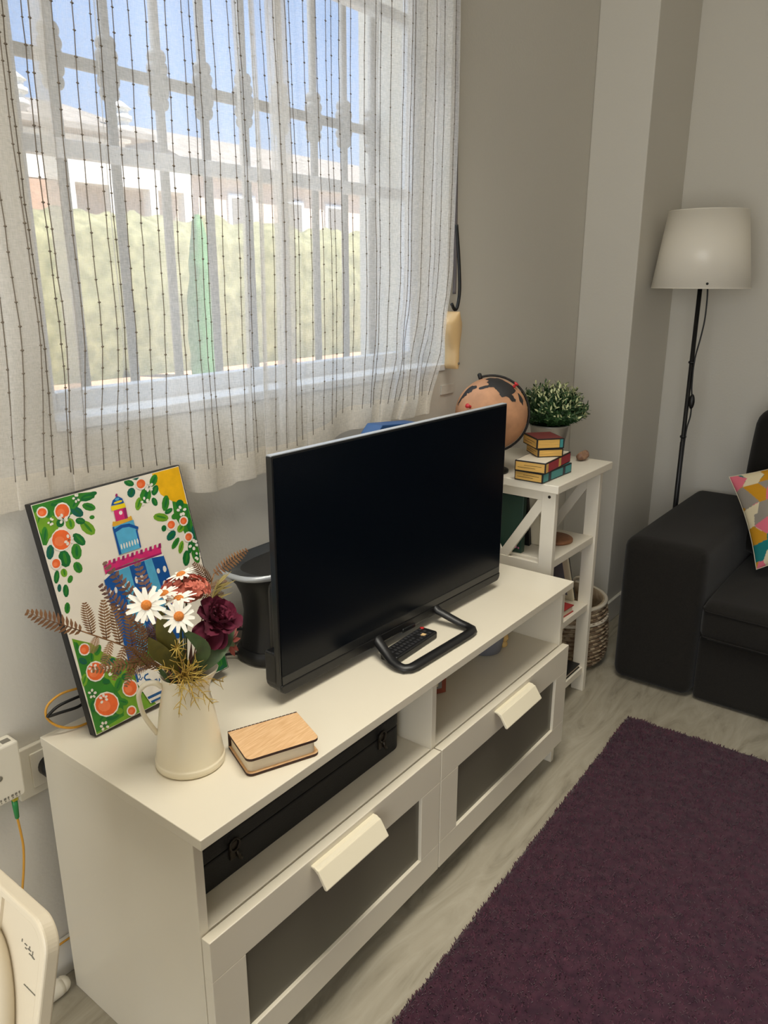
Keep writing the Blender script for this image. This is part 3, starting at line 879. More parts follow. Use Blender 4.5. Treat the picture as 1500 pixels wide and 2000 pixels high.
# ------------------------------------------------------------------ canvas painting leaning on the curtain
PAINT = """y:796 0,1000 0,995 198,947 170,891 146,820 101,801 45;g2:0 0,154 0,293 0,396 12,375 36,286 36,226 75,149 83,91 109,20 169,0 164;g3:0 32,43 20,146 90,100 126,26 155,0 99;g2:891 146,1000 180,1000 422,955 458,936 352,915 280,879 215;g3:13 570,47 587,118 621,178 684,266 740,361 791,326 828,348 898,400 970,419 1000,0 1000;g2:18 583,84 649,77 715,167 810,213 910,193 980,3 992,4 783;g1:773 996,842 953,941 926,1000 918,1000 1000;g2:306 755,446 736,558 791,647 850,468 822,347 795;g1:379 26,370 35,347 40,320 41,297 36,289 27,298 19,321 13,349 12,371 17;g2:368 27,358 29,336 29,314 27,306 24,315 22,337 22,359 24;g2:366 81,352 86,328 84,304 75,290 62,290 51,304 46,328 48,352 57,366 70;g1:356 77,346 76,327 68,310 58,306 53,316 54,334 62,351 71;g1:401 18,396 23,383 26,368 25,357 21,353 16,359 11,371 8,386 9,397 12;g4:279 94,261 98,239 92,221 79,213 63,219 52,236 48,258 53,277 66,285 82;g1:270 88,261 85,246 74,234 62,233 55,242 58,257 68,268 81;g2:346 115,341 119,331 121,321 119,314 115,313 109,319 105,328 103,339 105,345 109;g3:318 183,295 184,269 172,249 152,244 131,254 117,277 115,303 127,323 147,329 168;g2:307 173,296 168,281 151,270 133,270 124,281 129,296 146,307 164;g1:243 214,225 215,203 204,186 186,181 168,189 157,207 156,229 166,246 184,251 202;g2:235 206,226 201,213 186,203 171,203 163,212 168,225 182,234 198;g2:213 233,203 253,185 264,165 262,151 249,148 228,158 209,176 197,196 199,210 212;g1:192 231,184 247,175 253,171 245,173 228,182 212,191 206,195 214;g1:137 242,132 264,115 278,92 279,74 267,65 245,70 224,87 210,109 208,128 221;g2:114 243,110 261,101 269,94 261,93 243,97 225,105 217,112 225;g4:51 206,38 221,21 229,8 225,3 212,8 194,21 178,38 171,51 174,56 188;g1:38 201,26 214,18 218,18 211,26 196,37 184,46 179,46 187;g2:189 292,189 307,179 319,163 321,147 314,137 300,137 284,147 273,163 271,179 278;g1:173 294,173 307,168 313,162 308,157 296,157 283,162 277,169 282;g3:94 298,91 309,82 316,69 316,59 310,54 299,57 289,67 282,79 281,89 287;g2:83 298,80 307,76 311,72 307,71 298,73 289,78 285,82 289;g1:42 309,30 324,17 331,8 328,5 316,11 300,22 286,35 279,45 282,47 293;g2:33 306,23 317,16 321,17 315,24 302,35 291,42 287,41 293;g2:112 339,101 346,90 347,82 343,81 335,87 326,97 319,109 317,117 322,118 330;g1:74 375,66 390,54 398,43 396,38 385,39 369,47 354,58 346,69 348,75 359;g2:64 372,56 385,51 389,49 383,54 370,61 358,67 353,68 360;g4:35 355,29 364,21 368,14 366,11 359,12 349,19 340,27 336,34 338,37 345;g2:53 446,44 459,32 465,22 462,17 452,20 438,29 425,41 419,51 422,56 432;g1:44 443,36 453,30 456,29 451,34 439,42 429,48 426,49 431;g3:217 111,213 125,199 135,182 136,167 128,160 115,165 100,178 90,196 89,211 97;g2:200 112,196 124,190 129,184 124,183 112,186 100,192 95,198 100;g1:155 103,146 112,132 115,118 113,109 105,109 94,117 85,131 82,146 84,155 92;g2:45 130,33 148,19 158,8 156,3 142,8 123,19 104,34 94,45 97,49 110;g1:34 127,23 142,16 147,16 140,23 124,34 109,41 103,42 111;g1:281 122,270 128,252 128,235 123,225 114,225 104,236 98,253 98,270 103,281 113;g2:274 120,266 120,252 115,240 109,237 104,244 104,258 109,270 115;g4:204 72,201 81,190 89,174 92,159 89,152 82,154 73,165 66,181 63,196 65;g1:199 74,194 77,181 80,168 80,162 78,167 75,180 73,193 72;g2:104 53,95 63,81 67,67 64,59 56,59 45,67 35,81 31,95 33,104 42;g1:90 50,83 58,77 60,74 55,77 46,84 38,91 36,93 41;g3:32 64,19 78,5 85,0 82,0 70,1 54,14 40,29 34,38 37,40 48;g2:23 60,12 71,4 75,6 69,15 56,26 45,34 41,33 48;g1:187 15,179 21,158 25,133 26,114 23,106 17,114 11,134 7,159 6,179 10;g2:177 17,168 18,148 18,129 16,121 14,129 12,149 13,169 14;g2:258 48,245 56,230 58,220 53,218 43,225 32,238 23,253 21,263 26,265 36;g1:249 41,237 48,230 49,231 44,239 36,251 29,258 28,257 33;g1:653 26,640 31,620 28,602 20,591 9,593 0,606 0,626 0,644 6,655 17;g2:645 23,637 21,622 15,610 6,606 1,615 2,629 9,642 18;g4:647 64,633 74,615 78,600 73,592 62,596 49,610 39,628 36,643 40,651 51;g1:631 58,621 67,612 68,610 63,617 53,628 44,637 42,638 48;g2:749 98,728 115,701 120,678 114,668 97,675 77,696 60,723 54,746 61,756 78;g1:726 90,708 104,695 107,694 98,705 82,722 69,735 66,737 75;g3:672 120,656 134,638 141,625 137,622 124,629 107,645 93,663 86,676 90,680 103;g2:660 115,646 127,637 130,637 123,648 110,661 98,671 95,670 102;g1:784 122,784 134,778 143,766 145,753 139,745 128,745 116,751 107,763 105,776 111;g2:773 123,774 133,770 138,765 134,762 124,761 114,765 110,770 113;g2:817 41,797 53,776 57,763 51,761 38,773 22,792 10,813 6,827 12,828 25;g1:804 34,787 43,777 46,778 39,792 27,808 17,819 15,817 22;g1:807 84,790 94,772 97,760 91,758 80,767 67,784 57,802 54,815 59,816 71;g2:796 77,782 85,773 87,774 81,785 71,799 63,808 62,807 67;g4:696 7,686 10,670 8,656 2,648 0,650 0,660 0,675 0,689 0,697 0;g2:865 152,847 171,827 180,811 176,806 161,813 140,830 121,851 111,867 115,872 130;g1:849 147,834 162,823 167,823 159,835 142,850 127,861 122,860 130;g3:833 216,815 224,785 222,753 213,731 200,729 187,746 179,776 180,808 189,830 203;g2:818 213,805 212,780 204,757 194,749 188,762 188,787 196,811 206;g1:972 173,961 183,943 187,924 184,912 174,912 162,923 152,941 148,959 151,971 161;g2:1000 217,991 239,977 252,962 250,953 236,953 214,961 193,975 180,990 181,999 195;g1:986 215,978 233,970 240,968 232,972 214,981 196,988 189,991 197;g1:1000 281,1000 304,992 318,973 318,957 303,952 280,959 257,975 243,995 244,1000 258;g2:997 280,990 299,981 307,976 298,978 279,984 260,993 252,998 261;g4:837 311,813 316,792 314,783 305,788 292,806 281,830 275,851 277,860 286,855 299;g1:828 299,808 304,798 303,803 297,821 290,841 285,851 286,846 292;g2:852 346,829 356,809 359,801 353,806 341,824 327,847 317,867 314,876 320,870 332;g1:845 339,825 347,815 348,820 342,837 332,857 324,868 323,863 329;g3:889 368,873 383,856 390,846 386,845 374,854 357,870 342,887 335,897 338,898 351;g2:879 363,865 375,856 379,858 373,870 359,884 347,893 344,891 350;g1:917 426,902 446,883 455,866 452,858 436,863 414,878 395,898 385,914 388,922 404;g2:901 421,888 437,878 443,877 434,885 417,899 401,909 395,910 404;g2:989 425,989 447,979 461,963 462,947 449,937 429,936 407,946 394,962 392,979 405;g1:974 426,973 444,968 451,962 444,958 426,959 408,964 401,970 408;g1:800 257,793 265,781 268,770 266,764 259,764 250,772 242,783 239,794 241,801 248;g4:1000 330,1000 357,1000 373,987 373,977 356,974 329,979 302,990 286,1000 286,1000 303;g1:1000 329,998 351,992 360,989 351,992 328,999 306,1000 297,1000 307;g2:916 215,911 224,896 229,877 230,861 226,855 217,860 209,874 203,893 202,909 207;g3:921 290,903 296,885 295,875 288,874 277,885 266,903 260,921 261,932 268,932 279;g2:911 281,896 286,888 286,890 281,901 273,916 268,925 268,923 274;g1:955 381,944 397,931 405,920 403,916 391,920 374,931 358,945 350,956 352,960 364;g2:946 378,936 391,928 395,928 389,936 375,946 362,953 358,953 364;g2:964 247,956 256,945 260,934 258,928 251,929 241,936 232,948 228,959 230,965 238;g1:879 179,875 187,861 193,841 196,824 195,815 189,819 182,833 176,853 173,871 174;g2:873 181,867 184,851 186,834 187,827 185,834 183,850 181,866 180;g4:58 694,47 695,33 690,21 680,17 670,21 662,32 660,46 665,58 675,62 686;g1:54 689,48 687,38 679,31 670,30 665,36 667,45 675,53 684;g2:161 669,146 678,130 680,120 673,119 662,129 649,144 640,160 639,170 645,170 656;g1:152 662,139 669,131 670,133 664,143 655,156 648,164 647,162 652;g3:35 765,21 778,5 782,0 777,0 764,0 748,11 736,27 731,39 736,42 750;g2:24 759,11 769,3 771,4 765,13 753,25 743,33 740,33 747;g1:312 828,303 837,284 841,262 837,245 827,240 816,249 807,268 803,290 807,307 817;g2:304 827,295 829,277 825,260 820,254 815,262 814,280 817,297 823;g2:230 850,211 863,192 867,180 861,180 846,191 829,210 815,229 811,241 817,241 832;g1:219 842,202 853,192 855,195 848,208 835,224 824,234 822,232 829;g1:329 795,312 798,292 791,276 779,271 764,278 753,295 750,315 756,331 769,336 784;g2:322 789,313 786,300 776,291 764,291 758,299 760,312 771,321 782;g4:234 730,229 739,214 744,194 743,178 737,172 728,177 719,192 715,211 715,228 721;g1:227 731,221 733,205 732,190 729,184 726,190 724,206 725,221 727;g2:241 935,228 940,208 937,189 928,177 916,177 905,189 900,209 902,228 912,241 924;g1:232 931,224 930,208 922,194 913,190 907,199 909,214 916,228 925;g3:349 964,327 972,301 969,281 956,274 938,283 922,304 913,330 916,351 929,358 947;g2:327 949,310 956,298 955,297 946,309 935,326 928,339 929,339 937;g1:169 961,161 971,139 975,111 973,88 965,79 954,87 944,109 939,136 942,159 950;g2:158 961,148 963,126 961,104 956,95 952,104 950,126 952,149 957;g2:67 958,51 963,36 960,26 952,27 941,37 931,52 927,68 929,77 937,77 948;g1:58 948,45 952,37 951,40 946,50 940,63 936,71 937,69 942;g1:43 885,34 898,21 904,11 900,6 889,9 874,18 861,31 855,41 859,46 870;g2:33 881,25 891,19 895,18 889,24 877,32 866,38 863,39 869;g4:250 797,238 801,221 797,205 787,197 776,200 766,212 763,229 767,245 776,253 788;g1:244 793,236 791,224 783,213 774,211 769,218 771,231 779,241 788;g2:367 927,358 928,346 924,337 917,333 908,337 902,347 901,358 905,368 913,371 921;g3:196 958,188 965,174 966,159 961,149 952,148 942,156 936,170 935,185 940,195 949;g1:193 702,191 708,180 713,165 714,152 712,145 706,148 700,159 695,174 694,187 696;g2:110 677,105 689,96 696,86 694,79 685,78 672,84 661,93 654,103 656,109 664;g1:101 675,97 685,92 689,90 684,92 673,97 663,101 660,103 665;g1:374 781,363 790,349 793,338 788,334 778,339 766,350 757,364 755,375 759,379 769;g2:364 776,355 783,348 784,348 779,354 770,364 763,371 761,371 767;g4:359 743,352 748,339 749,327 746,318 739,317 731,324 726,336 724,349 728,358 735;g2:2 870,0 886,0 895,0 893,0 882,0 865,0 849,0 840,0 842,2 853;g1:0 868,0 881,0 885,0 879,0 866,0 853,0 848,0 854;g3:179 1000,174 1000,159 1000,140 1000,124 1000,117 1000,122 998,137 995,156 996,172 999;g2:172 1000,166 1000,151 1000,135 1000,129 1000,135 1000,150 1000,166 1000;g1:286 1000,281 1000,263 1000,241 1000,222 1000,215 1000,220 1000,238 999,260 999,278 1000;g2:278 1000,271 1000,253 1000,235 1000,228 1000,235 1000,253 1000,271 1000;g2:966 954,964 973,953 984,938 982,925 970,919 951,922 933,932 922,947 923,960 935;g1:953 953,950 968,945 974,940 967,939 951,942 936,947 930,952 937;g1:860 995,855 1000,837 1000,813 1000,793 1000,785 993,790 987,808 983,832 983,852 988;g2:852 996,845 997,826 996,807 994,799 991,807 990,825 991,844 993;g4:966 1000,954 1000,940 1000,930 1000,927 1000,933 991,945 982,959 979,969 983,972 993;g1:957 1000,947 1000,940 1000,940 1000,948 995,959 988,966 986,965 991;g2:40 613,35 625,27 631,19 630,13 622,13 609,17 597,25 590,34 592,39 600;g1:33 611,28 621,24 624,23 620,25 609,29 599,33 596,35 601;g3:475 808,468 812,456 812,442 808,433 802,431 795,438 792,450 792,463 796,473 802;g1:273 765,270 776,262 783,252 782,243 775,239 763,241 752,249 745,259 746,269 753;g2:263 764,261 773,257 776,254 772,253 762,255 753,259 750,263 754;g2:157 860,143 863,132 861,127 855,130 848,141 841,155 839,166 841,171 846,167 854;g1:166 810,158 815,145 815,130 811,120 803,119 796,126 791,139 790,154 795,164 802;w:79 41,70 52,55 58,37 58,22 52,14 42,14 30,23 19,38 13,56 13,71 19,80 29;o:72 40,66 47,57 51,45 52,34 50,26 45,21 39,21 31,27 25,36 20,48 19,59 21,68 26,72 32;o2:54 40,50 44,42 46,33 44,27 40,27 35,31 30,39 29,48 30,54 34;w:210 62,196 79,173 88,147 89,124 80,112 64,113 45,127 29,150 19,177 18,199 27,211 43;o:203 61,193 73,177 81,159 83,140 80,127 72,120 60,121 46,130 35,146 26,165 24,183 27,197 35,204 47;o2:174 60,166 68,153 71,139 69,130 62,129 52,137 45,151 41,164 44,173 51;w:175 177,156 198,126 211,92 210,64 198,49 177,50 153,68 132,98 119,131 119,160 131,176 152;o:167 176,154 192,133 203,107 206,83 201,65 189,56 172,58 154,70 138,91 127,116 124,141 129,159 140,169 157;o2:128 175,118 185,100 189,81 185,69 175,69 163,79 152,97 148,116 152,128 162;w:75 258,66 270,50 276,34 276,20 269,12 258,13 245,22 234,37 227,54 227,68 234,76 245;o:67 257,62 264,52 269,42 270,31 268,23 263,20 255,21 247,26 239,35 234,46 233,57 235,65 241,68 248;o2:51 256,46 261,38 263,30 261,25 256,25 251,30 246,38 244,46 246,51 250;w:740 37,729 49,710 57,689 57,671 50,661 39,661 25,673 12,691 5,713 4,731 11,741 23;o:731 35,724 44,712 49,699 51,685 49,675 43,670 35,671 26,677 18,689 13,703 11,716 13,726 18,732 26;o2:710 35,704 41,694 43,684 41,677 36,677 30,682 25,692 23,703 24,709 29;w:876 255,866 266,848 272,828 272,812 266,803 254,804 241,814 230,831 223,851 223,868 230,877 241;o:867 253,860 260,850 265,838 266,826 264,817 258,812 251,813 243,819 236,830 231,842 230,854 232,863 237,868 245;o2:848 252,843 257,834 259,825 257,819 252,819 247,824 242,833 240,842 242,848 247;w:971 255,961 266,945 272,926 272,911 265,903 255,903 243,913 233,929 227,948 227,963 233,972 243;o:961 254,955 260,946 264,935 265,925 263,917 259,912 252,913 245,919 238,928 234,939 233,949 235,958 240,962 246;o2:944 253,940 257,932 259,924 257,918 253,918 248,923 244,931 242,939 244,944 248;w:980 335,969 346,952 353,933 352,917 346,909 334,910 321,920 310,937 304,956 304,972 311,981 322;o:970 333,964 340,954 345,942 346,931 344,923 338,919 331,920 323,926 316,935 312,947 311,958 313,967 318,971 325;o2:952 333,947 337,939 339,930 337,925 333,925 327,930 323,938 321,946 323,952 327;w:102 643,91 655,75 661,56 659,40 651,32 638,33 624,43 612,60 606,79 608,94 616,103 629;o:94 641,88 649,77 654,65 655,53 651,44 644,40 635,41 626,47 618,57 613,70 612,82 616,91 623,95 632;o2:75 639,70 644,61 646,52 643,46 638,46 631,51 626,60 624,69 627,75 632;w:154 759,136 778,108 787,77 784,51 769,37 748,38 725,55 706,83 697,114 699,141 714,155 735;o:146 757,134 771,114 779,91 780,69 773,52 760,44 744,46 727,57 713,77 704,100 703,122 710,139 723,148 739;o2:111 752,101 761,84 764,67 759,56 748,56 736,66 727,82 724,99 729,110 740;w:329 893,313 910,288 918,260 914,237 901,224 882,226 861,241 844,266 836,294 839,317 852,330 872;o:320 890,310 903,293 910,272 911,253 904,239 893,232 878,234 863,244 851,261 844,281 843,300 849,315 861,322 875;o2:290 886,281 894,267 896,252 892,243 882,242 872,251 864,265 862,280 866,289 876;w:183 921,161 944,124 953,83 948,49 928,30 901,31 872,52 850,88 840,129 845,164 864,184 892;o:175 919,159 936,133 946,102 946,71 936,49 918,37 896,39 875,54 857,80 848,110 848,141 857,165 875,177 897;o2:127 911,114 922,91 924,69 917,54 902,53 887,65 876,88 874,111 881,126 895;w:279 986,270 996,254 1000,237 998,223 989,215 977,216 965,225 955,240 951,258 953,272 961,280 973;o:271 983,265 989,256 993,245 993,235 989,227 983,223 975,224 968,230 961,239 958,249 958,260 961,268 967,272 975;o2:254 980,250 984,242 985,234 983,229 977,229 972,233 968,241 967,249 970,254 975;w:906 968,892 981,868 987,842 984,819 972,806 956,807 939,821 925,845 919,871 922,894 934,907 950;o:896 965,887 974,872 979,854 979,836 974,823 965,816 953,817 942,826 932,841 927,859 927,877 932,890 942,897 953;o2:869 961,861 967,848 968,835 964,826 956,825 948,833 942,846 941,859 945,868 953;w:281 31,273 32,267 27,269 21,277 21,283 25;w:254 36,250 31,253 25,261 23,265 28,262 34;w:239 14,245 10,254 11,257 16,251 20,242 19;w:264 0,271 1,271 7,264 11,258 8,258 2;w:281 1,283 6,277 12,269 12,267 7,273 1;g4:269 18,264 21,259 19,261 14,267 14;w:89 96,82 96,79 91,82 86,89 87,92 92;w:74 98,69 95,71 89,78 87,82 91,80 96;w:57 84,61 80,69 79,73 83,70 87,62 88;w:88 65,91 69,89 75,82 76,78 72,81 67;w:100 73,99 77,92 80,85 78,86 74,93 71;g4:84 82,80 85,75 83,77 79,82 79;w:177 191,167 192,158 186,160 180,170 178,178 184;w:134 195,131 188,138 182,148 181,151 188,144 194;w:122 180,126 174,137 172,144 177,140 183,129 184;w:154 150,162 154,162 162,154 167,146 163,146 155;w:186 171,181 177,170 178,163 173,168 167,180 166;g4:158 175,154 178,149 176,151 172,157 172;w:768 73,757 72,751 66,755 59,766 60,772 66;w:729 73,726 66,733 60,744 60,747 66,739 73;w:717 61,720 55,732 52,740 56,737 62,725 65;w:755 30,763 34,761 42,752 45,744 41,745 33;w:783 43,781 50,769 53,760 50,763 43,774 40;g4:756 54,751 57,745 55,747 50,754 50;w:725 116,717 120,707 118,704 112,711 109,722 111;w:672 126,671 120,679 115,688 116,689 122,681 127;w:664 109,671 104,682 105,686 110,680 115,669 114;w:698 89,705 93,704 100,696 104,689 100,690 93;w:727 108,722 113,711 114,704 109,709 104,720 103;g4:701 112,695 114,690 112,692 108,699 107;w:953 225,941 223,936 215,943 209,955 211,960 219;w:925 225,918 219,923 211,935 209,941 215,936 223;w:904 190,915 186,927 190,929 197,919 201,906 197;w:932 175,943 178,946 187,938 192,927 189,924 181;w:980 199,973 205,959 206,951 200,958 194,972 193;g4:946 202,940 205,933 202,935 198,943 197;w:1000 382,994 386,980 382,977 374,988 370,1000 374;w:960 398,951 393,952 384,964 380,973 385,972 395;w:924 374,930 367,945 366,953 372,947 379,932 380;w:980 344,987 351,983 360,970 362,963 355,967 346;w:1000 357,1000 365,989 369,977 366,978 358,991 353;g4:972 372,966 375,960 372,962 367,970 367;w:109 735,101 737,92 732,92 725,100 724,109 729;w:70 740,66 734,71 728,80 728,84 734,79 740;w:55 718,61 714,71 715,76 721,71 725,60 724;w:77 699,85 702,88 709,83 714,74 711,71 704;w:113 715,111 721,101 723,93 719,95 713,105 710;g4:90 723,85 725,80 722,82 718,88 718;w:49 847,41 844,37 837,42 832,50 835,54 842;w:21 841,19 835,25 830,34 831,36 837,30 842;w:16 811,24 810,32 815,33 821,24 822,16 817;w:46 804,52 809,49 816,41 818,36 813,38 806;w:68 828,63 833,52 832,47 826,53 821,63 822;g4:44 827,39 829,34 826,36 822,42 823;w:123 881,115 883,106 879,104 872,112 870,122 874;w:73 882,72 875,80 871,89 873,90 880,82 884;w:72 853,81 851,90 857,90 864,81 865,72 859;w:105 847,111 852,108 860,99 861,93 855,96 848;w:125 862,123 868,113 870,105 866,107 860,117 858;g4:101 870,96 872,92 869,93 865,99 866;w:84 995,76 997,66 992,65 985,73 983,83 988;w:35 994,34 988,42 983,51 985,52 992,44 997;w:28 972,35 968,46 972,49 978,42 982,32 979;w:47 958,56 960,60 968,55 973,46 970,42 963;w:77 964,80 971,73 977,64 975,61 968,68 963;g4:62 982,58 984,53 981,55 977,60 978;w:185 788,176 785,172 777,178 771,188 775,191 783;w:173 788,166 783,166 775,175 772,183 777,182 785;w:147 750,156 748,166 752,168 759,159 762,149 757;w:169 739,178 742,181 751,175 755,165 752,163 744;w:200 747,202 754,193 760,183 758,182 751,190 745;g4:181 765,176 767,171 764,173 760,179 761;w:911 969,901 967,895 959,899 954,909 956,915 963;w:869 960,868 953,877 949,887 952,888 958,879 962;w:863 951,866 945,877 944,885 949,882 955,871 956;w:894 925,903 929,903 937,895 940,887 935,886 928;w:916 931,919 938,911 943,901 942,898 935,905 930;g4:901 949,895 951,889 948,891 944,899 944;w:179 96,170 99,161 94,161 88,170 85,179 90;w:130 100,129 93,137 88,147 89,147 96,139 101;w:129 71,138 69,147 73,147 80,138 82,129 78;w:150 61,158 64,160 72,153 77,145 74,143 66;w:185 83,179 89,168 89,163 84,168 78,180 78;g4:159 85,154 88,149 85,151 81,157 81;w:1000 438,1000 441,994 438,991 432,1000 429,1000 432;w:963 448,959 442,966 436,976 436,980 442,974 448;w:949 436,953 430,964 428,973 432,969 438,958 440;w:968 409,978 410,983 417,978 423,968 421,963 415;w:1000 418,1000 424,1000 428,991 425,992 419,1000 415;g4:989 431,983 434,976 431,978 426,986 426;b1:297 385,351 358,390 361,411 419,408 543,411 655,395 769,311 757,313 636,298 516;b2:390 361,479 359,480 450,486 595,482 738,437 757,387 759,408 543,414 411;b1:479 359,587 361,590 476,593 606,607 740,482 738,486 595,480 450;b2:587 361,641 359,658 467,663 607,660 738,607 740,593 606,590 476;b1:641 359,729 368,739 444,740 527,749 662,747 778,653 753,663 607,652 466;w:303 372,348 352,481 354,646 355,731 364,727 372,642 363,483 364,365 365,299 385;p:317 323,384 323,722 327,719 362,562 349,441 351,316 362;p2:316 329,327 310,341 310,337 331;p:346 329,357 310,372 310,368 331;p2:377 330,388 310,403 310,399 331;p:408 330,419 310,435 311,430 331;p2:440 330,451 311,466 311,461 332;p:471 331,483 311,498 311,493 332;p2:504 331,515 311,531 311,526 332;p:536 331,547 311,563 311,558 333;p2:569 331,580 311,596 312,591 333;p:602 332,613 312,629 312,625 333;p2:635 332,647 312,663 312,658 334;p:669 332,681 312,697 312,692 334;p2:703 333,715 312,732 312,727 334;p2:325 353,722 354,719 362,320 363;b2:437 178,586 174,589 303,434 302;b1:437 178,448 178,451 302,434 302;b1:440 190,495 179,552 184,607 210,601 222,545 198,500 194,442 205;b1:583 221,595 221,591 301,581 302;w:468 272,464 283,458 283,457 271,461 259,467 260;w:487 272,483 283,477 283,476 271,480 259,486 260;w:506 271,502 283,496 283,495 271,499 259,505 260;w:525 271,521 283,515 283,514 271,518 259,524 259;w:545 271,540 283,535 283,533 271,538 259,543 259;w:564 271,560 283,554 282,553 270,557 259,563 259;w:584 271,579 283,574 282,572 270,576 259,582 259;yo:439 168,457 158,576 156,581 173,448 178;yo:458 162,452 167,445 166,445 160,450 155,457 156;yo:478 162,472 167,465 166,465 160,470 155,477 156;yo:498 162,492 167,485 166,485 159,490 154,497 156;yo:518 162,512 167,505 165,505 159,510 154,517 155;yo:538 161,532 166,526 165,525 159,531 154,537 155;yo:559 161,553 166,546 165,545 159,551 154,558 155;yo:579 161,573 166,567 165,566 158,572 153,578 155;p:473 112,557 113,553 160,471 159;p2:535 115,557 113,553 160,533 160;w:527 130,521 136,511 137,504 133,503 126,509 120,519 119,526 123;yy:461 91,557 92,558 111,461 110;b1:465 87,484 67,521 54,549 70,554 91;yy:547 80,538 84,515 85,493 84,484 80,493 77,516 75,538 76;b2:531 66,527 70,516 73,505 72,499 68,504 63,515 61,526 62;p2:525 51,518 57,510 56,509 49,516 43,524 44;w:326 446,323 454,316 457,311 453,309 444,313 436,319 433,325 437;w:363 445,358 455,351 459,345 454,343 443,347 433,355 429,361 434;w:417 440,413 452,405 456,399 451,397 439,401 427,409 423,416 429;w:456 440,452 450,443 454,436 449,434 438,439 428,447 424,454 429;w:512 434,508 445,500 450,493 444,492 432,496 421,504 416,511 422;w:554 435,549 446,540 449,531 444,529 433,534 423,543 419,552 424;w:677 430,672 439,663 442,655 437,653 428,657 420,666 417,674 421;w:726 433,720 443,710 447,702 442,699 431,704 420,714 416,723 421;w:703 501,696 515,685 520,674 513,671 498,678 484,690 479,700 486;w:440 498,435 508,427 511,419 506,417 496,422 487,430 484,437 489;w:351 520,347 530,338 534,331 528,329 518,334 508,342 504,349 509;w:611 499,606 510,597 513,589 508,587 497,592 486,601 483,609 488;w:480 552,476 561,468 565,462 560,460 550,464 541,472 537,478 542;w:512 616,508 625,500 629,493 624,491 614,496 604,503 601,510 606;w:331 812,479 811,606 826,617 981,497 989,381 984,326 867;b3:351 813,478 814,481 826,352 826;b3:328 817,344 817,343 868,329 868;b3:370 950,584 955,585 967,374 963;b3:385 975,592 980,593 990,388 985;b3:347 840,363 840,362 836,347 837;b3:358 837,356 853,362 853,364 837;b3:359 850,342 856,345 859,362 853;b3:342 858,358 867,361 864,345 855;b3:359 867,377 857,373 854,355 863;b3:417 849,391 850,393 857,418 856;b3:393 849,378 861,386 866,401 854;b3:378 861,387 877,396 875,387 860;b3:386 877,416 884,418 877,388 870;b3:409 880,425 894,433 890,416 876;b3:421 891,439 903,446 898,428 886;b3:438 903,457 901,455 894,436 896;b3:448 906,454 892,448 890,441 904;b3:449 895,465 895,464 891,448 890;b3:459 891,459 905,466 906,466 892;b3:479 909,485 897,478 895,472 907;b3:477 897,489 910,495 908,483 895;b3:493 911,504 900,498 897,487 908;b3:515 911,528 897,522 894,509 908;b3:520 896,531 912,537 910,526 895;b3:534 912,551 902,546 898,529 909;b3:357 899,353 900,349 898,350 895,355 895"""
PW, PH = 0.282, 0.400
ya, tl_, rl = -0.055, 0.212, 0.05
d0 = V((math.cos(ya), math.sin(ya), 0))
n0 = V((-math.sin(ya), math.cos(ya), 0))
u0 = V((0, 0, 1)) * math.cos(tl_) + n0 * math.sin(tl_)
pa = d0 * math.cos(rl) + u0 * math.sin(rl)
pu = -d0 * math.sin(rl) + u0 * math.cos(rl)
pn = pa.cross(pu)                       # faces the room
P0 = V((0.054, -0.0785, 0.5335))
pt = thing('canvas_painting', 'painted canvas of a blue tower framed by orange branches leaning on the curtain', 'painting', (0.19, -0.06, TZ))
PC = {'w': (232, 226, 214), 'g1': (20, 104, 48), 'g2': (52, 128, 40), 'g3': (112, 160, 40), 'g4': (16, 94, 78), 'y': (234, 178, 22), 'yy': (232, 204, 30), 'yo': (222, 168, 52),
      'o': (234, 104, 48), 'o2': (240, 126, 76), 'b1': (18, 80, 150), 'b2': (84, 168, 204), 'b3': (20, 84, 140), 'p': (206, 44, 110), 'p2': (150, 34, 96)}
PM = {k: mat('acrylic_' + k, c, 0.42, var=0.16, vscale=50) for k, c in PC.items()}
M_canvas = mat('primed_canvas', (224, 216, 200), 0.75, bump=0.1, bscale=700, var=0.04, vscale=20)
M_cedge = mat('black_canvas_edge', (22, 22, 22), 0.6)
MB().prism([(0, 0), (PW, 0), (PW, PH), (0, PH)], P0 - pn * 0.019, pa, pu, pn * 0.019).build('stretched_canvas', M_cedge, pt, bevel=0.0015)
MB().prism([(0.002, 0.002), (PW - 0.0025, 0.002), (PW - 0.0025, PH - 0.002), (0.002, PH - 0.002)], P0, pa, pu, pn * 0.0006).build('canvas_face', M_canvas, pt)
mb = MB()
keys = list(PC)
for i, sh in enumerate(PAINT.split(';')):
    k, pts = sh.split(':')
    poly = [tuple(int(q) / 1000 for q in p.split()) for p in pts.split(',')]
    poly = [(0.003 + (PW - 0.006) * u, 0.003 + (PH - 0.006) * (1 - v_)) for u, v_ in poly]
    area = sum(poly[q][0] * poly[(q + 1) % len(poly)][1] - poly[(q + 1) % len(poly)][0] * poly[q][1] for q in range(len(poly)))
    if area < 0:
        poly = poly[::-1]
    mb.flat(poly, P0 + pn * (0.0007 + 0.0000045 * i), pa, pu, keys.index(k))
tag(mb.build('painted_picture', [PM[k] for k in keys], pt), kind='stuff')

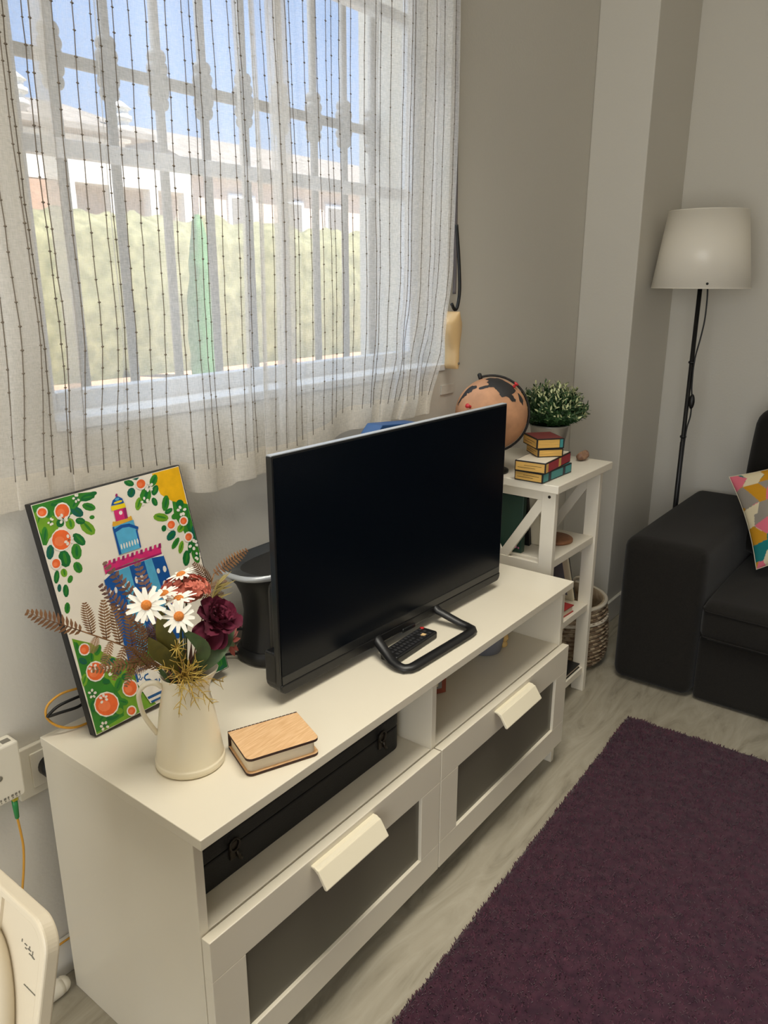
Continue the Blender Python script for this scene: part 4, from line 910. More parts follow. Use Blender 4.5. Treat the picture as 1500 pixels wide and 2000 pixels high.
# ------------------------------------------------------------------ cream jug
JC = V((0.112, -0.252, TZ))
jg = thing('cream_jug', 'cream enamel jug with a strap handle holding the bouquet', 'jug', tuple(JC))
jp = [(0.0, 0.002), (0.050, 0.0), (0.0535, 0.002), (0.0545, 0.006), (0.0540, 0.012), (0.0525, 0.014), (0.0520, 0.020), (0.0470, 0.060), (0.0410, 0.100), (0.0360, 0.124), (0.0335, 0.135), (0.0330, 0.140), (0.0350, 0.150), (0.0365, 0.155),
      (0.0350, 0.1555), (0.0325, 0.149), (0.0310, 0.140), (0.0320, 0.130), (0.0380, 0.095), (0.0460, 0.040), (0.046, 0.014), (0.0, 0.012)]
sp = V((0.79, 0.61, 0))        # spout points away from the handle
hd_ = V((-0.80, 0.60, 0))


def jug_fn(u, v):
    q = v * (len(jp) - 1)
    i = min(int(q), len(jp) - 2)
    f = q - i
    r = jp[i][0] * (1 - f) + jp[i + 1][0] * f
    z = jp[i][1] * (1 - f) + jp[i + 1][1] * f
    a = 2 * PI * u
    d = V((math.cos(a), math.sin(a), 0))
    k = max(0, d.dot(-hd_)) ** 6 * sm01(0.120, 0.156, z)
    return JC + d * (r + 0.016 * k) + V((0, 0, z + 0.005 * k))


MB().grid(jug_fn, 48, 63).build('jug_body', M_jug, jg, merge=True)
hb = [JC + hd_ * r + V((0, 0, z)) for r, z in ((0.034, 0.136), (0.044, 0.144), (0.058, 0.143), (0.068, 0.130), (0.068, 0.112), (0.064, 0.092), (0.055, 0.072), (0.0475, 0.058))]
MB().tube(curve_pts(hb, 5), 0.0062, 10, flat=0.6).build('jug_handle', M_jug, jg)

# ------------------------------------------------------------------ bouquet in the jug (each stem a thing)
M_petal = mat('daisy_petal', (240, 236, 222), 0.6)
M_eye = mat('daisy_eye', (222, 132, 52), 0.8, var=0.3, vscale=300, bump=0.4, bscale=700)
M_stem = mat('green_stem', (78, 92, 48), 0.6)
M_peony = mat('burgundy_petal', (104, 14, 46), 0.85, col2=(78, 12, 36), vscale=30)
M_coral = mat('coral_petal', (212, 122, 100), 0.75, col2=(192, 98, 80), vscale=50)
M_fern = mat('rust_fern', (134, 96, 56), 0.75, col2=(110, 74, 46), vscale=25)
M_fern2 = mat('mauve_brown_fern', (120, 86, 72), 0.75, col2=(92, 62, 50), vscale=25)
M_gold = mat('golden_sprig', (204, 176, 84), 0.6, col2=(176, 142, 60), vscale=40)
M_leafg = mat('grey_green_leaf', (84, 104, 62), 0.55, col2=(62, 80, 48), vscale=30)
M_olive = mat('olive_leaf', (112, 104, 40), 0.6, col2=(78, 78, 34), vscale=30)
M_tuft = mat('straw_green_tuft', (166, 148, 84), 0.6, col2=(132, 116, 60), vscale=40)
M_rustl = mat('dull_red_leaf', (132, 62, 52), 0.6)
NECK = JC + V((0, 0, 0.130))
VIEW = (V(cam.location) - V((0.1, -0.26, 0.78))).normalized()


def stem_to(p, r=0.0014, bow=0.3, start=None):
    p = V(p)
    a = V(start) if start is not None else JC + V((random.uniform(-.010, .010), random.uniform(-.010, .010), 0.03))
    nk = NECK + V((max(-0.016, min(0.016, (p.x - NECK.x) * 0.25)), max(-0.016, min(0.016, (p.y - NECK.y) * 0.25)), 0))
    m = nk.lerp(p, 0.5) + V((0, 0, 0.02 * bow))
    return curve_pts([a, nk, m, p], 5)


DG = 'artificial daisies in the cream jug'
for p, nrm, R, label in (((0.045, -0.270, 0.825), (-0.55, -0.70, 0.42), 0.0245, 'white daisy with orange eye standing highest before the painted blue tower'),
                         ((0.083, -0.290, 0.800), (-0.40, -0.80, 0.45), 0.0215, 'white daisy with orange eye tucked beside the burgundy peony'),
                         ((0.106, -0.262, 0.812), (-0.10, 0.05, 1.0), 0.022, 'white daisy seen edge-on just below the coral flower'),
                         ((0.090, -0.250, 0.822), (-0.25, 0.1, 1.0), 0.019, 'smaller pale daisy facing up between the highest daisy and the coral flower'),
                         ((0.145, -0.220, 0.828), (-0.20, 0.25, 0.92), 0.020, 'white daisy with pinkish eye rising topmost above the coral flower')):
    t = thing('daisy', label, 'flower', p, DG)
    n = V(nrm).normalized()
    a = n.orthogonal().normalized()
    c = n.cross(a)
    MB().tube(stem_to(V(p) - n * 0.004), 0.0012, 6).build('stem', M_stem, t)
    mb = MB()
    npet = 13
    for k in range(npet):
        an = 2 * PI * (k + random.uniform(-.15, .15)) / npet
        d = a * math.cos(an) + c * math.sin(an)
        mb.blade(V(p) + d * 0.004, d + n * random.uniform(-0.05, 0.22), n, R * random.uniform(0.85, 1.05), R * 0.17, droop=random.uniform(0, .12), fold=0.2, seg=3, tipw=0.55)
    tag(mb.build('petals', M_petal, t), kind='stuff')
    tag(MB().lathe([(0.0075, -0.001), (0.0072, 0.002), (0.005, 0.0042), (0.0, 0.005)], p, 14, axis=n).build('eye', M_eye, t), 'orange domed eye')

# burgundy peony
pc = V((0.168, -0.268, 0.758))
t = thing('burgundy_peony', 'large burgundy peony with crumpled petals over the jug rim', 'flower', tuple(pc))
MB().tube(stem_to(pc - V((0, 0, 0.012))), 0.0018, 6).build('stem', M_stem, t)
pn_ = V((0.05, -0.55, 0.80)).normalized()


def petal(c, dirv, up, L, W, curl, name, m, par, ruff=0.004, sd=0):
    dirv, up = V(dirv).normalized(), V(up).normalized()
    up = (up - dirv * up.dot(dirv)).normalized()
    side = dirv.cross(up)

    def fn(u, v):
        s = (u - 0.5) * 2
        w = W * (0.35 + 0.65 * math.sin(PI * (0.12 + 0.70 * v)))
        cup = curl * (v * v) + 0.35 * s * s * W / L
        nn = noise.noise(V((s * 2.2 + sd, v * 3, sd * 1.7)))
        return c + dirv * (L * v * (1 - 0.12 * s * s)) + side * (w * s) + up * (L * cup + ruff * nn * (0.4 + v))
    return MB().grid(fn, 8, 7).build(name, m, par)


M_peony.node_tree.nodes['Principled BSDF'].inputs['Sheen Weight'].default_value = 0.0
ax = pn_.orthogonal().normalized()
bx = pn_.cross(ax)
for ring, (cnt, L, W, lean, curl) in enumerate(((7, 0.034, 0.017, 0.10, 0.25), (7, 0.027, 0.015, 0.55, 0.35), (5, 0.019, 0.012, 1.1, 0.2), (4, 0.012, 0.008, 2.2, 0.1))):
    for k in range(cnt):
        an = 2 * PI * (k + 0.5 * ring + random.uniform(-.2, .2)) / cnt
        d = ax * math.cos(an) + bx * math.sin(an)
        petal(pc + d * 0.003 + pn_ * 0.003 * ring, d + pn_ * lean, pn_ - d * lean, L * random.uniform(.9, 1.1), W, curl, 'petal', M_peony, t, 0.006, random.random() * 9)
for dvec, L in (((-0.55, -0.5, -0.75), 0.042), ((-0.75, -0.45, 0.10), 0.052), ((-0.2, -0.6, -0.9), 0.040), ((-0.9, 0.1, -0.1), 0.045)):
    petal(pc + V((-0.008, -0.006, -0.004)), dvec, VIEW, L, 0.014, 0.1, 'petal', M_peony, t, 0.004, random.random() * 9)

# coral hydrangea-like flower behind the daisies
cc = V((0.150, -0.222, 0.800))
t = thing('coral_flower', 'rounded coral flower head of small florets behind the daisies', 'flower', tuple(cc))
MB().tube(stem_to(cc - V((0, 0, 0.012))), 0.0016, 6).build('stem', M_stem, t)
mb = MB()
for k in range(90):
    u_, v__ = random.random() * 2 * PI, random.uniform(-0.1, 1)
    d = V((math.cos(u_) * math.sqrt(max(0, 1 - v__ * v__)), math.sin(u_) * math.sqrt(max(0, 1 - v__ * v__)), v__))
    q = cc + V((d.x * 0.036, d.y * 0.036, d.z * 0.021))
    o_ = d.orthogonal().normalized()
    for j in range(4):
        e_ = Matrix.Rotation(j * PI / 2 + k, 3, d) @ o_
        mb.blade(q, e_ + d * 0.3, d, 0.0065, 0.003, seg=2, tipw=0.4)
tag(mb.build('florets', M_coral, t), kind='stuff')
MB().ball(cc, 0.03, 12, 8, sc_=(1, 1, 0.55)).build('flower_core', M_coral, t)


def pinna(base, tip, face, W, m, par, n=13, name='pinna'):
    """one comb-edged leaflet of a fern"""
    base, tip = V(base), V(tip)
    d = tip - base
    L = d.length
    d.normalize()
    face = V(face)
    f_ = (face - d * face.dot(d)).normalized()
    sd_ = d.cross(f_)
    mb = MB()
    mb.tube([base, base.lerp(tip, 0.5), tip], [0.0008, 0.0006, 0.0003], 4)
    for i in range(n):
        t_ = (i + 0.5) / n
        w = W * (math.sin(PI * (0.10 + 0.86 * t_)) ** 0.7) * (1 - 0.25 * t_) + 0.0008
        for sg in (-1, 1):
            mb.blade(base.lerp(tip, t_), sd_ * sg + d * 0.55, f_, w * 1.12, L / n * 0.36, droop=0.15, seg=2, tipw=0.2, fold=0.1)
    return mb.build(name, m, par)


def fern(label, pts, pinnae, m, stem_r=0.0011):
    t = thing('fern_frond', label, 'fern', tuple(pts[-1]), 'artificial fern fronds in the cream jug')
    st = stem_to(pts[0]) + [V(q) for q in curve_pts(pts, 5)[1:]]
    MB().tube(st, stem_r, 5).build('stem', m, t)
    for q in pinnae:
        pinna(*q, m=m, par=t)
    return t


# long rust frond reaching out before the painting, leaflets standing up along it
R0, R1, R2, R3 = V((0.080, -0.250, 0.706)), V((0.035, -0.232, 0.751)), V((-0.026, -0.220, 0.797)), V((-0.090, -0.200, 0.843))
up_ = V((0.02, 0.0, 1))
pin = [(R2, R3, VIEW, 0.0135)]
rail_ = curve_pts([R0, R1, R2], 10)
for i, Lp in ((18, 0.050), (15, 0.060), (12, 0.062), (9, 0.064), (6, 0.060)):
    q = rail_[min(i, len(rail_) - 1)]
    pin.append((q, q + V((0.008, 0.012, 1)).normalized() * Lp + V((random.uniform(-.006, .004), 0, 0)), VIEW, 0.0095))
for i, Lp in ((17, 0.024), (14, 0.040), (11, 0.050), (8, 0.052)):
    q = rail_[min(i, len(rail_) - 1)]
    pin.append((q, q + V((-0.55, -0.25, -0.62)).normalized() * Lp, VIEW, 0.0075))
fern('long rust-brown fern frond reaching sideways past the black edge of the canvas', [R0, R1, R2], pin, M_fern)
# frond leaning the other way towards the black device
U0, U1, U2, U3 = V((0.143, -0.240, 0.700)), V((0.188, -0.220, 0.765)), V((0.225, -0.200, 0.800)), V((0.318, -0.180, 0.812))
pin = [(U2, U3, VIEW, 0.0125)]
rail_ = curve_pts([U0, U1, U2], 10)
for i, dv, Lp in ((17, (-0.55, 0.1, 0.75), 0.050), (14, (-0.7, 0.1, 0.62), 0.052), (12, (-0.8, 0.1, 0.45), 0.046), (15, (0.7, 0.0, -0.02), 0.036), (12, (0.75, -0.1, -0.1), 0.03)):
    q = rail_[i]
    pin.append((q, q + V(dv).normalized() * Lp, VIEW, 0.0095))
fern('rust-brown fern frond arching up towards the flared black device', [U0, U1, U2], pin, M_fern)
for pts, label, W in (([(0.085, -0.246, 0.702), (0.062, -0.205, 0.785), (0.032, -0.180, 0.838)], 'mauve-brown fern frond laid across the blue tower, lowest of its three', 0.012),
                      ([(0.095, -0.24, 0.702), (0.110, -0.195, 0.785), (0.108, -0.160, 0.852)], 'mauve-brown fern frond rising upright over the blue tower', 0.011),
                      ([(0.090, -0.24, 0.702), (0.092, -0.195, 0.80), (0.054, -0.160, 0.862)], 'mauve-brown fern frond curling across the pink battlements of the tower', 0.011)):
    P_ = [V(q) for q in pts]
    fern(label, [P_[0], P_[0].lerp(P_[1], 0.55), P_[1]], [(P_[1].lerp(P_[0], 0.25), P_[2], VIEW, W), (P_[0].lerp(P_[1], 0.35), P_[0].lerp(P_[1], 0.35) + V((-0.03, 0.01, 0.035)), VIEW, W * 0.8), (P_[0].lerp(P_[1], 0.55), P_[0].lerp(P_[1], 0.5) + V((0.03, 0.01, 0.03)), VIEW, W * 0.8)], M_fern2)
for tip, label in (((-0.030, -0.24, 0.745), 'rust-brown fern frond drooping low across the painted oranges'), ((0.022, -0.245, 0.722), 'short rust-brown fern frond sagging over the jug handle')):
    P_ = V(tip)
    B_ = V((0.076, -0.252, 0.708))
    fern(label, [B_, B_.lerp(P_, 0.3) + V((0, 0, 0.012)), B_.lerp(P_, 0.5) + V((0, 0, 0.012))], [(B_.lerp(P_, 0.3) + V((0, 0, 0.012)), P_, VIEW, 0.010), (B_.lerp(P_, 0.2), B_.lerp(P_, 0.2) + V((-0.035, 0, 0.05)), VIEW, 0.011)], M_fern)

# broad leaves
for base_, tip_, mid_, W, m, label in (((0.115, -0.272, 0.698), (0.083, -0.294, 0.782), (0.116, -0.298, 0.738), 0.0105, M_leafg, 'broad grey-green leaf standing up below the peony'),
                                       ((0.125, -0.278, 0.692), (0.200, -0.272, 0.733), (0.150, -0.290, 0.722), 0.0135, M_leafg, 'broad grey-green leaf spreading sideways below the peony'),
                                       ((0.110, -0.262, 0.698), (0.068, -0.268, 0.812), (0.075, -0.268, 0.760), 0.013, M_olive, 'olive leaf standing up behind the two orange-eyed daisies'),
                                       ((0.100, -0.262, 0.698), (0.045, -0.268, 0.775), (0.062, -0.264, 0.745), 0.012, M_olive, 'olive leaf leaning out below the highest daisy'),
                                       ((0.135, -0.262, 0.695), (0.216, -0.255, 0.690), (0.170, -0.262, 0.722), 0.010, M_leafg, 'narrow drooping green leaf nearest the painted orange in the corner')):
    t = thing('leaf_spray', label, 'leaf', tip_, 'broad artificial leaves in the cream jug')
    c_ = curve_pts([base_, mid_, tip_], 6)
    MB().tube(stem_to(base_, bow=0), 0.0012, 5).build('stem', M_stem, t)
    mb = MB()
    vs_, fs = [], []
    for i, q in enumerate(c_):
        t_ = i / (len(c_) - 1)
        dd = (c_[min(i + 1, len(c_) - 1)] - c_[max(i - 1, 0)]).normalized()
        sd_ = dd.cross(VIEW).normalized()
        nn = sd_.cross(dd)
        w = W * max(0.06, math.sin(PI * min(1, t_ * 0.94 + 0.06)) ** 0.8)
        vs_ += [q - sd_ * w + nn * w * 0.3, q, q + sd_ * w + nn * w * 0.3]
    for i in range(len(c_) - 1):
        o = i * 3
        fs += [(o, o + 1, o + 4, o + 3), (o + 1, o + 2, o + 5, o + 4)]
    mb.add(vs_, fs, 0, True)
    mb.build('leaf_blade', m, t)


def spiky(mb, base, tip, n, L, r=0.0007):
    base, tip = V(base), V(tip)
    mb.tube([base, base.lerp(tip, .5) + V((0, 0, .004)), tip], 0.0009, 5)
    d = (tip - base).normalized()
    for i in range(n):
        q = base.lerp(tip, (i + 0.6) / n)
        a_ = d.orthogonal().normalized()
        e_ = Matrix.Rotation(i * 2.4, 3, d) @ a_
        l = L * (1 - 0.4 * i / n) * random.uniform(.8, 1.2)
        mb.tube([q, q + (e_ + d * 0.7) * l * 0.6, q + (e_ + d * 0.9) * l], [r, r, r * 0.4], 4)


t = thing('golden_sprig', 'golden needle-leaved sprig spilling over the jug rim', 'foliage', (0.085, -0.29, 0.70))
MB().tube(stem_to((0.088, -0.282, 0.700), bow=0), 0.0014, 5).build('stem', M_gold, t)
RIM = V((0.090, -0.284, 0.698))
for tip_, n, L in (((0.072, -0.295, 0.758), 14, 0.016), ((0.043, -0.292, 0.738), 12, 0.015), ((0.118, -0.285, 0.696), 12, 0.016), ((0.049, -0.318, 0.668), 12, 0.016), ((0.115, -0.312, 0.652), 13, 0.017), ((0.160, -0.285, 0.660), 14, 0.017), ((0.080, -0.318, 0.672), 12, 0.017), ((0.060, -0.300, 0.715), 12, 0.016), ((0.105, -0.295, 0.722), 12, 0.016), ((0.085, -0.305, 0.72), 12, 0.016), ((0.06, -0.31, 0.70), 12, 0.014), ((0.110, -0.305, 0.69), 12, 0.014)):
    mb = MB()
    spiky(mb, RIM, tip_, n, L)
    mb.build('needle_spray', M_gold, t)
mb = MB()
for k in range(10):
    d = (V((math.cos(k * .63), -0.25, math.sin(k * .63))) + V((0, 0, 0.15))).normalized()
    q = V((0.072, -0.294, 0.756))
    mb.tube([q, q + d * 0.016], [0.0011, 0.0005], 4)
mb.build('needle_star', M_gold, t)

t = thing('straw_green_tuft', 'straw-green feathery tuft behind the peony', 'foliage', (0.235, -0.215, 0.77))
MB().tube(stem_to((0.195, -0.225, 0.758)), 0.0012, 5).build('stem', M_tuft, t)
mb = MB()
for k in range(34):
    q = V((0.188, -0.222, 0.752)).lerp(V((0.215, -0.215, 0.785)), random.random())
    d = V((random.uniform(0.2, 1), random.uniform(-.4, .3), random.uniform(-.25, .7))).normalized()
    mb.blade(q, d, VIEW, random.uniform(.022, .042), 0.0016, seg=2, droop=.1)
tag(mb.build('tuft_blades', M_tuft, t), kind='stuff')
t = thing('red_leaf_sprig', 'dull red small-leaved sprig beside the spreading green leaf', 'foliage', (0.215, -0.25, 0.69))
MB().tube(stem_to((0.205, -0.252, 0.702), bow=0.2), 0.0011, 5).build('stem', M_rustl, t)
for q, d in (((0.200, -0.252, 0.712), (0.4, 0, 0.8)), ((0.204, -0.252, 0.708), (0.8, 0, 0.5)), ((0.205, -0.252, 0.702), (0.9, -.1, -0.1)), ((0.204, -0.253, 0.698), (0.6, -.2, -0.7)), ((0.202, -0.254, 0.696), (0.3, -.2, -0.9)), ((0.205, -0.252, 0.706), (0.9, 0.1, 0.2))):
    MB().blade(q, d, VIEW, 0.022, 0.0042, seg=3).build('small_leaf', M_rustl, t)
t = thing('dark_green_filler', 'dark green grassy filler low between the stems at the jug mouth', 'foliage', (0.085, -0.255, 0.72))
mb = MB()
for k in range(60):
    d = V((random.uniform(-.6, .35), random.uniform(-.35, .35), random.uniform(.7, 1))).normalized()
    mb.blade(NECK + V((random.uniform(-.016, .016), random.uniform(-.016, .016), 0.0)), d, VIEW, random.uniform(.045, .085), 0.0020, seg=2, droop=random.uniform(0, .2), mi=k % 2)
tag(mb.build('grass_blades', [M_leafg, M_fern2], t), kind='stuff')

# ------------------------------------------------------------------ wooden book-shaped lamp
bl = thing('wooden_book_box', 'pale wooden closed book-shaped box lying flat beside the cream jug', 'book box', (0.205, -0.33, TZ))
ex = (V((0.283, -0.321, 0)) - V((0.169, -0.274, 0))).normalized()
ey = V((ex.y, -ex.x, 0))
BO = V((0.1695, -0.276, TZ))
BLx, BLy = 0.122, 0.089
rr_ = [0.0, 0.0, 0.010, 0.010]
for zz, nm in ((0.0005, 'lower_cover'), (0.0265, 'upper_cover')):
    mb = MB()
    pr = round_rect(0, BLx, 0, BLy, rr_, 5)
    mb.prism(pr, BO + V((0, 0, zz)), ex, ey, V((0, 0, 0.0048)), 1)
    o_ = len(mb.f)
    # the burnt rim stays on the sides, pale face on top
    mb.m[o_ - len(pr) - 1 - 1] = 0
    mb.m[o_ - len(pr) - 1] = 0
    mb.m = [0 if i < 2 else 1 for i in range(len(mb.m))]
    mb.build(nm, [M_wood, M_burnt], bl, bevel=0.0006)
MB().prism(round_rect(0.004, BLx - 0.005, 0.003, BLy - 0.006, [0, 0, .008, .008], 4), BO + V((0, 0, 0.0053)), ex, ey, V((0, 0, 0.0212))).build('page_block', M_paper, bl)
mb = MB()
for k in range(18):
    mb.obox(BO + ex * (BLx * (k + .5) / 18) - ey * 0.001 + V((0, 0, 0.0159)), ex * (BLx / 18 * 0.42), ey * 0.0012, V((0, 0, 0.0155)))
mb.build('hinged_spine', M_burnt, bl)
tag(bl.children[-1], kind='stuff')

# ------------------------------------------------------------------ things in the niches
cs = thing('black_case', 'long black case with two dark clasps in the niche under the bench top', 'case', (0.29, -0.2, 0.3525))
MB().prism(round_rect(0.022, 0.566, -0.334, -0.06, [0.004, 0.022, 0.012, 0.004], 5), (0, 0, 0.353), (1, 0, 0), (0, 1, 0), (0, 0, 0.052)).build('case_base', M_case, cs, bevel=0.003)
MB().prism(round_rect(0.022, 0.566, -0.334, -0.06, [0.004, 0.022, 0.012, 0.004], 5), (0, 0, 0.4058), (1, 0, 0), (0, 1, 0), (0, 0, 0.029)).build('case_lid', M_case, cs, bevel=0.006, seg=3)
for x in (0.117, 0.497):
    cl = MB().box(x - 0.009, x + 0.009, -0.338, -0.333, 0.384, 0.416).build('clasp', M_brass, cs, bevel=0.0015)
    pts = [(x + 0.010 * math.cos(a), -0.3395, 0.411 + 0.011 * math.sin(a)) for a in [2 * PI * k / 14 for k in range(14)]]
    MB().tube(pts, 0.0022, 6, closed=True).build('clasp_ring', M_brass, cl)
    MB().tube([(x + 0.004, -0.339, 0.398), (x + 0.007, -0.340, 0.386), (x + 0.012, -0.339, 0.378)], 0.0035, 6).build('clasp_hook', M_brass, cl)
bw = thing('blue_grey_pot', 'small blue-grey pot with a straw figure at its side deep in the open niche', 'pot', (1.046, -0.245, 0.3525))
MB().lathe([(0.034, 0.0), (0.042, 0.004), (0.047, 0.03), (0.049, 0.06), (0.047, 0.068), (0.044, 0.066), (0.044, 0.02), (0.0, 0.014)], (1.040, -0.250, 0.353), 28).build('pot_body', M_bluegrey, bw)
mb = MB()
for k, (z, r) in enumerate(((0.012, 0.010), (0.028, 0.012), (0.046, 0.010), (0.060, 0.012), (0.074, 0.009))):
    mb.ball((1.079 + 0.003 * (k % 2), -0.284 + 0.002 * k, 0.353 + z), r, 10, 7)
tag(mb.build('straw_figure', M_straw, bw), kind='stuff')
rb = thing("picture_frame", 'small red-brown wooden frame standing behind the bench divider', 'picture frame', (0.76, -0.27, 0.3525))
FA, FB = V((0.700, -0.235, 0.353)), V((0.800, -0.290, 0.353))
fd = (FB - FA).normalized()
fl = (FB - FA).length
fn_ = V((fd.y, -fd.x, 0))
MB().prism([(0, 0), (fl, 0), (fl, 0.075), (0, 0.075)], FA, fd, (0, 0, 1), -fn_ * 0.02).build('frame_back', M_terra, rb, bevel=0.002)
MB().prism([(0.012, 0.014), (fl - 0.012, 0.014), (fl - 0.012, 0.062), (0.012, 0.062)], FA + fn_ * 0.0004, fd, (0, 0, 1), fn_ * 0.0006).build('picture', M_darkwin, rb)
MB().prism([(fl - 0.035, 0.02), (fl - 0.022, 0.02), (fl - 0.020, 0.05), (fl - 0.030, 0.055)], FA + fn_ * 0.0012, fd, (0, 0, 1), fn_ * 0.0005).build('pale_shape', M_cream, rb)

# ------------------------------------------------------------------ flared black device behind the TV
fd_ = thing('flared_device', 'black waisted tabletop device with dished top and silver rim behind the television', 'device', (0.545, -0.055, TZ))


def dev_ring(hx, hy, z, n=40, p=2.8):
    out = []
    for k in range(n):
        a = 2 * PI * k / n
        c_, s_ = math.cos(a), math.sin(a)
        out.append((0.525 + hx * math.copysign(abs(c_) ** (2 / p), c_), -0.086 + hy * math.copysign(abs(s_) ** (2 / p), s_), TZ + z))
    return out


def loft(rings, cap0=True, cap1=True):
    mb = MB()
    n = len(rings[0])
    vs_ = [q for r in rings for q in r]
    fs = [(i * n + k, i * n + (k + 1) % n, (i + 1) * n + (k + 1) % n, (i + 1) * n + k) for i in range(len(rings) - 1) for k in range(n)]
    mb.add(vs_, fs, 0, True)
    if cap0:
        mb.add(rings[0], [tuple(range(n))[::-1]])
    if cap1:
        mb.add(rings[-1], [tuple(range(n))])
    return mb


loft([dev_ring(0.134, 0.066, 0.0), dev_ring(0.140, 0.070, 0.004), dev_ring(0.140, 0.070, 0.022), dev_ring(0.134, 0.066, 0.028)]).build('device_base', M_black, fd_)
loft([dev_ring(0.132, 0.065, 0.026), dev_ring(0.125, 0.062, 0.06), dev_ring(0.120, 0.060, 0.10), dev_ring(0.124, 0.062, 0.135), dev_ring(0.136, 0.067, 0.162), dev_ring(0.153, 0.074, 0.182), dev_ring(0.165, 0.079, 0.190)]).build('waisted_body', M_black, fd_)
tag(loft([dev_ring(0.164, 0.079, 0.189), dev_ring(0.172, 0.083, 0.194), dev_ring(0.172, 0.083, 0.198), dev_ring(0.164, 0.078, 0.201)], True, False).build('rim', M_silver, fd_), 'silver grey rim')
loft([dev_ring(0.165, 0.079, 0.2008), dev_ring(0.146, 0.068, 0.196), dev_ring(0.118, 0.054, 0.188)], False, True).build('dished_top', mat('smoky_gloss', (46, 49, 52), 0.24), fd_)
MB().box(0.43, 0.60, -0.079, -0.0775, TZ + 0.1881, TZ + 0.1887).build('slot_line', M_grey, fd_)
cb = MB().tube(curve_pts([(0.395, -0.060, TZ + 0.014), (0.378, -0.035, TZ + 0.010), (0.365, -0.018, TZ + 0.004), (0.355, -0.010, TZ + 0.0035), (0.33, -0.016, TZ + 0.0035), (0.28, -0.012, TZ + 0.0035)]), 0.0028, 8).build('power_cord', M_cord)
tag(cb, 'black power cord running from the flared device behind the bouquet', 'cord')
cb = MB().tube(curve_pts([(0.412, -0.060, TZ + 0.060), (0.396, -0.040, TZ + 0.060), (0.380, -0.025, TZ + 0.052), (0.366, -0.016, TZ + 0.03), (0.352, -0.008, TZ + 0.0032), (0.335, -0.001, TZ + 0.0032)]), 0.0025, 8).build('signal_cord', M_cord)
tag(cb, 'thin black cord hooked up the side of the flared device', 'cord')

# blue board behind the TV
bo = thing('blue_board', 'dark blue board with cut corners standing behind the television', 'board', (0.885, -0.06, TZ))
MB().prism([(0.785, TZ), (0.995, TZ), (0.995, 0.905), (0.968, 0.934), (0.826, 0.947), (0.788, 0.916)], (0, -0.085, 0), (1, 0, 0), (0, 0, 1), (0, 0.045, 0)).build('board_panel', M_blue, bo, bevel=0.002)
MB().prism([(0.800, TZ + 0.02), (0.980, TZ + 0.02), (0.980, 0.895), (0.960, 0.916), (0.832, 0.928), (0.804, 0.906)], (0, -0.0853, 0), (1, 0, 0), (0, 0, 1), (0, -0.002, 0)).build('board_face', mat('blue_face', (44, 92, 150), 0.4), bo)

# ------------------------------------------------------------------ cables and boxes on the wall at the bench end
yl = MB()
yl.tube(curve_pts([(0.100, -0.018, 0.592), (0.069, -0.018, 0.597), (0.038, -0.014, 0.598), (0.016, -0.010, 0.586), (0.010, -0.012, 0.568), (0.022, -0.020, 0.548), (0.046, -0.028, 0.536), (0.075, -0.030, 0.5335), (0.11, -0.028, 0.5335)]), 0.0021, 8)
tag(yl.build('fibre_cable_loop', M_yel), 'yellow cable loop sticking out behind the painting corner', 'cable')
bk = MB()
bk.tube(curve_pts([(0.095, -0.022, 0.582), (0.060, -0.020, 0.583), (0.030, -0.018, 0.581), (0.012, -0.018, 0.5735), (0.0105, -0.019, 0.571), (0.030, -0.020, 0.569), (0.060, -0.022, 0.566), (0.075, -0.022, 0.570), (0.095, -0.022, 0.576)]), 0.0026, 8)
tag(bk.build('black_cable_loop', M_cord), 'flattened black cable loop behind the painting corner', 'cable')
ob = thing('fibre_box', 'white wall-mounted fibre box with a green plug under it', 'junction box', (-0.075, WY, 0.42))
MB().prism(round_rect(-0.125, -0.030, 0.432, 0.535, 0.005, 3), (0, 0.012, 0), (1, 0, 0), (0, 0, 1), (0, 0.033, 0)).build('box_cover', M_plast, ob, bevel=0.003)
MB().lathe([(0.005, 0), (0.005, 0.0015), (0.003, 0.002)], (-0.069, 0.0125, 0.482), 14, axis=(0, -1, 0)).build('box_screw', M_grey, ob)
for k in range(2):
    MB().box(-0.070 + 0.018 * k, -0.056 + 0.018 * k, 0.020, 0.032, 0.5348, 0.5356).build('vent', M_grey, ob)
mb = MB()
for k, w in enumerate((3, 2, 3, 2, 3, 3, 2)):
    x = -0.0795 + 0.0062 * k
    mb.box(x, x + 0.0012 * w, 0.0113, 0.0122, 0.4395, 0.4435)
    mb.box(x + 0.001, x + 0.0012 * w, 0.0113, 0.0122, 0.4365, 0.4378)
tag(mb.build('printed_line', M_grey, ob), kind='stuff')
MB().box(-0.052, -0.043, 0.014, 0.026, 0.426, 0.434).build('connector_collar', mat('yellow_green_collar', (170, 160, 40), 0.5), ob, bevel=0.001)
tag(MB().lathe([(0.0048, 0.0), (0.0048, -0.012), (0.0036, -0.036), (0.0024, -0.038)], (-0.0475, 0.020, 0.427), 12).build('connector_boot', M_green, ob), 'green tapered connector boot')
yc = MB().tube(curve_pts([(-0.0475, 0.020, 0.392), (-0.046, 0.019, 0.36), (-0.046, 0.018, 0.33), (-0.051, 0.018, 0.29), (-0.060, 0.020, 0.24), (-0.072, 0.022, 0.18), (-0.075, 0.024, 0.12), (-0.062, 0.026, 0.085), (-0.040, 0.027, 0.0815), (-0.012, 0.028, 0.0815), (0.05, 0.028, 0.0815)]), 0.0021, 8).build('fibre_cable', M_yel)
tag(yc, 'yellow cable hanging from the green plug and running along the baseboard top', 'cable')
so = thing('wall_socket', 'cream double wall socket plate with a black plug beside the bench end', 'socket', (0.0, WY, 0.45))
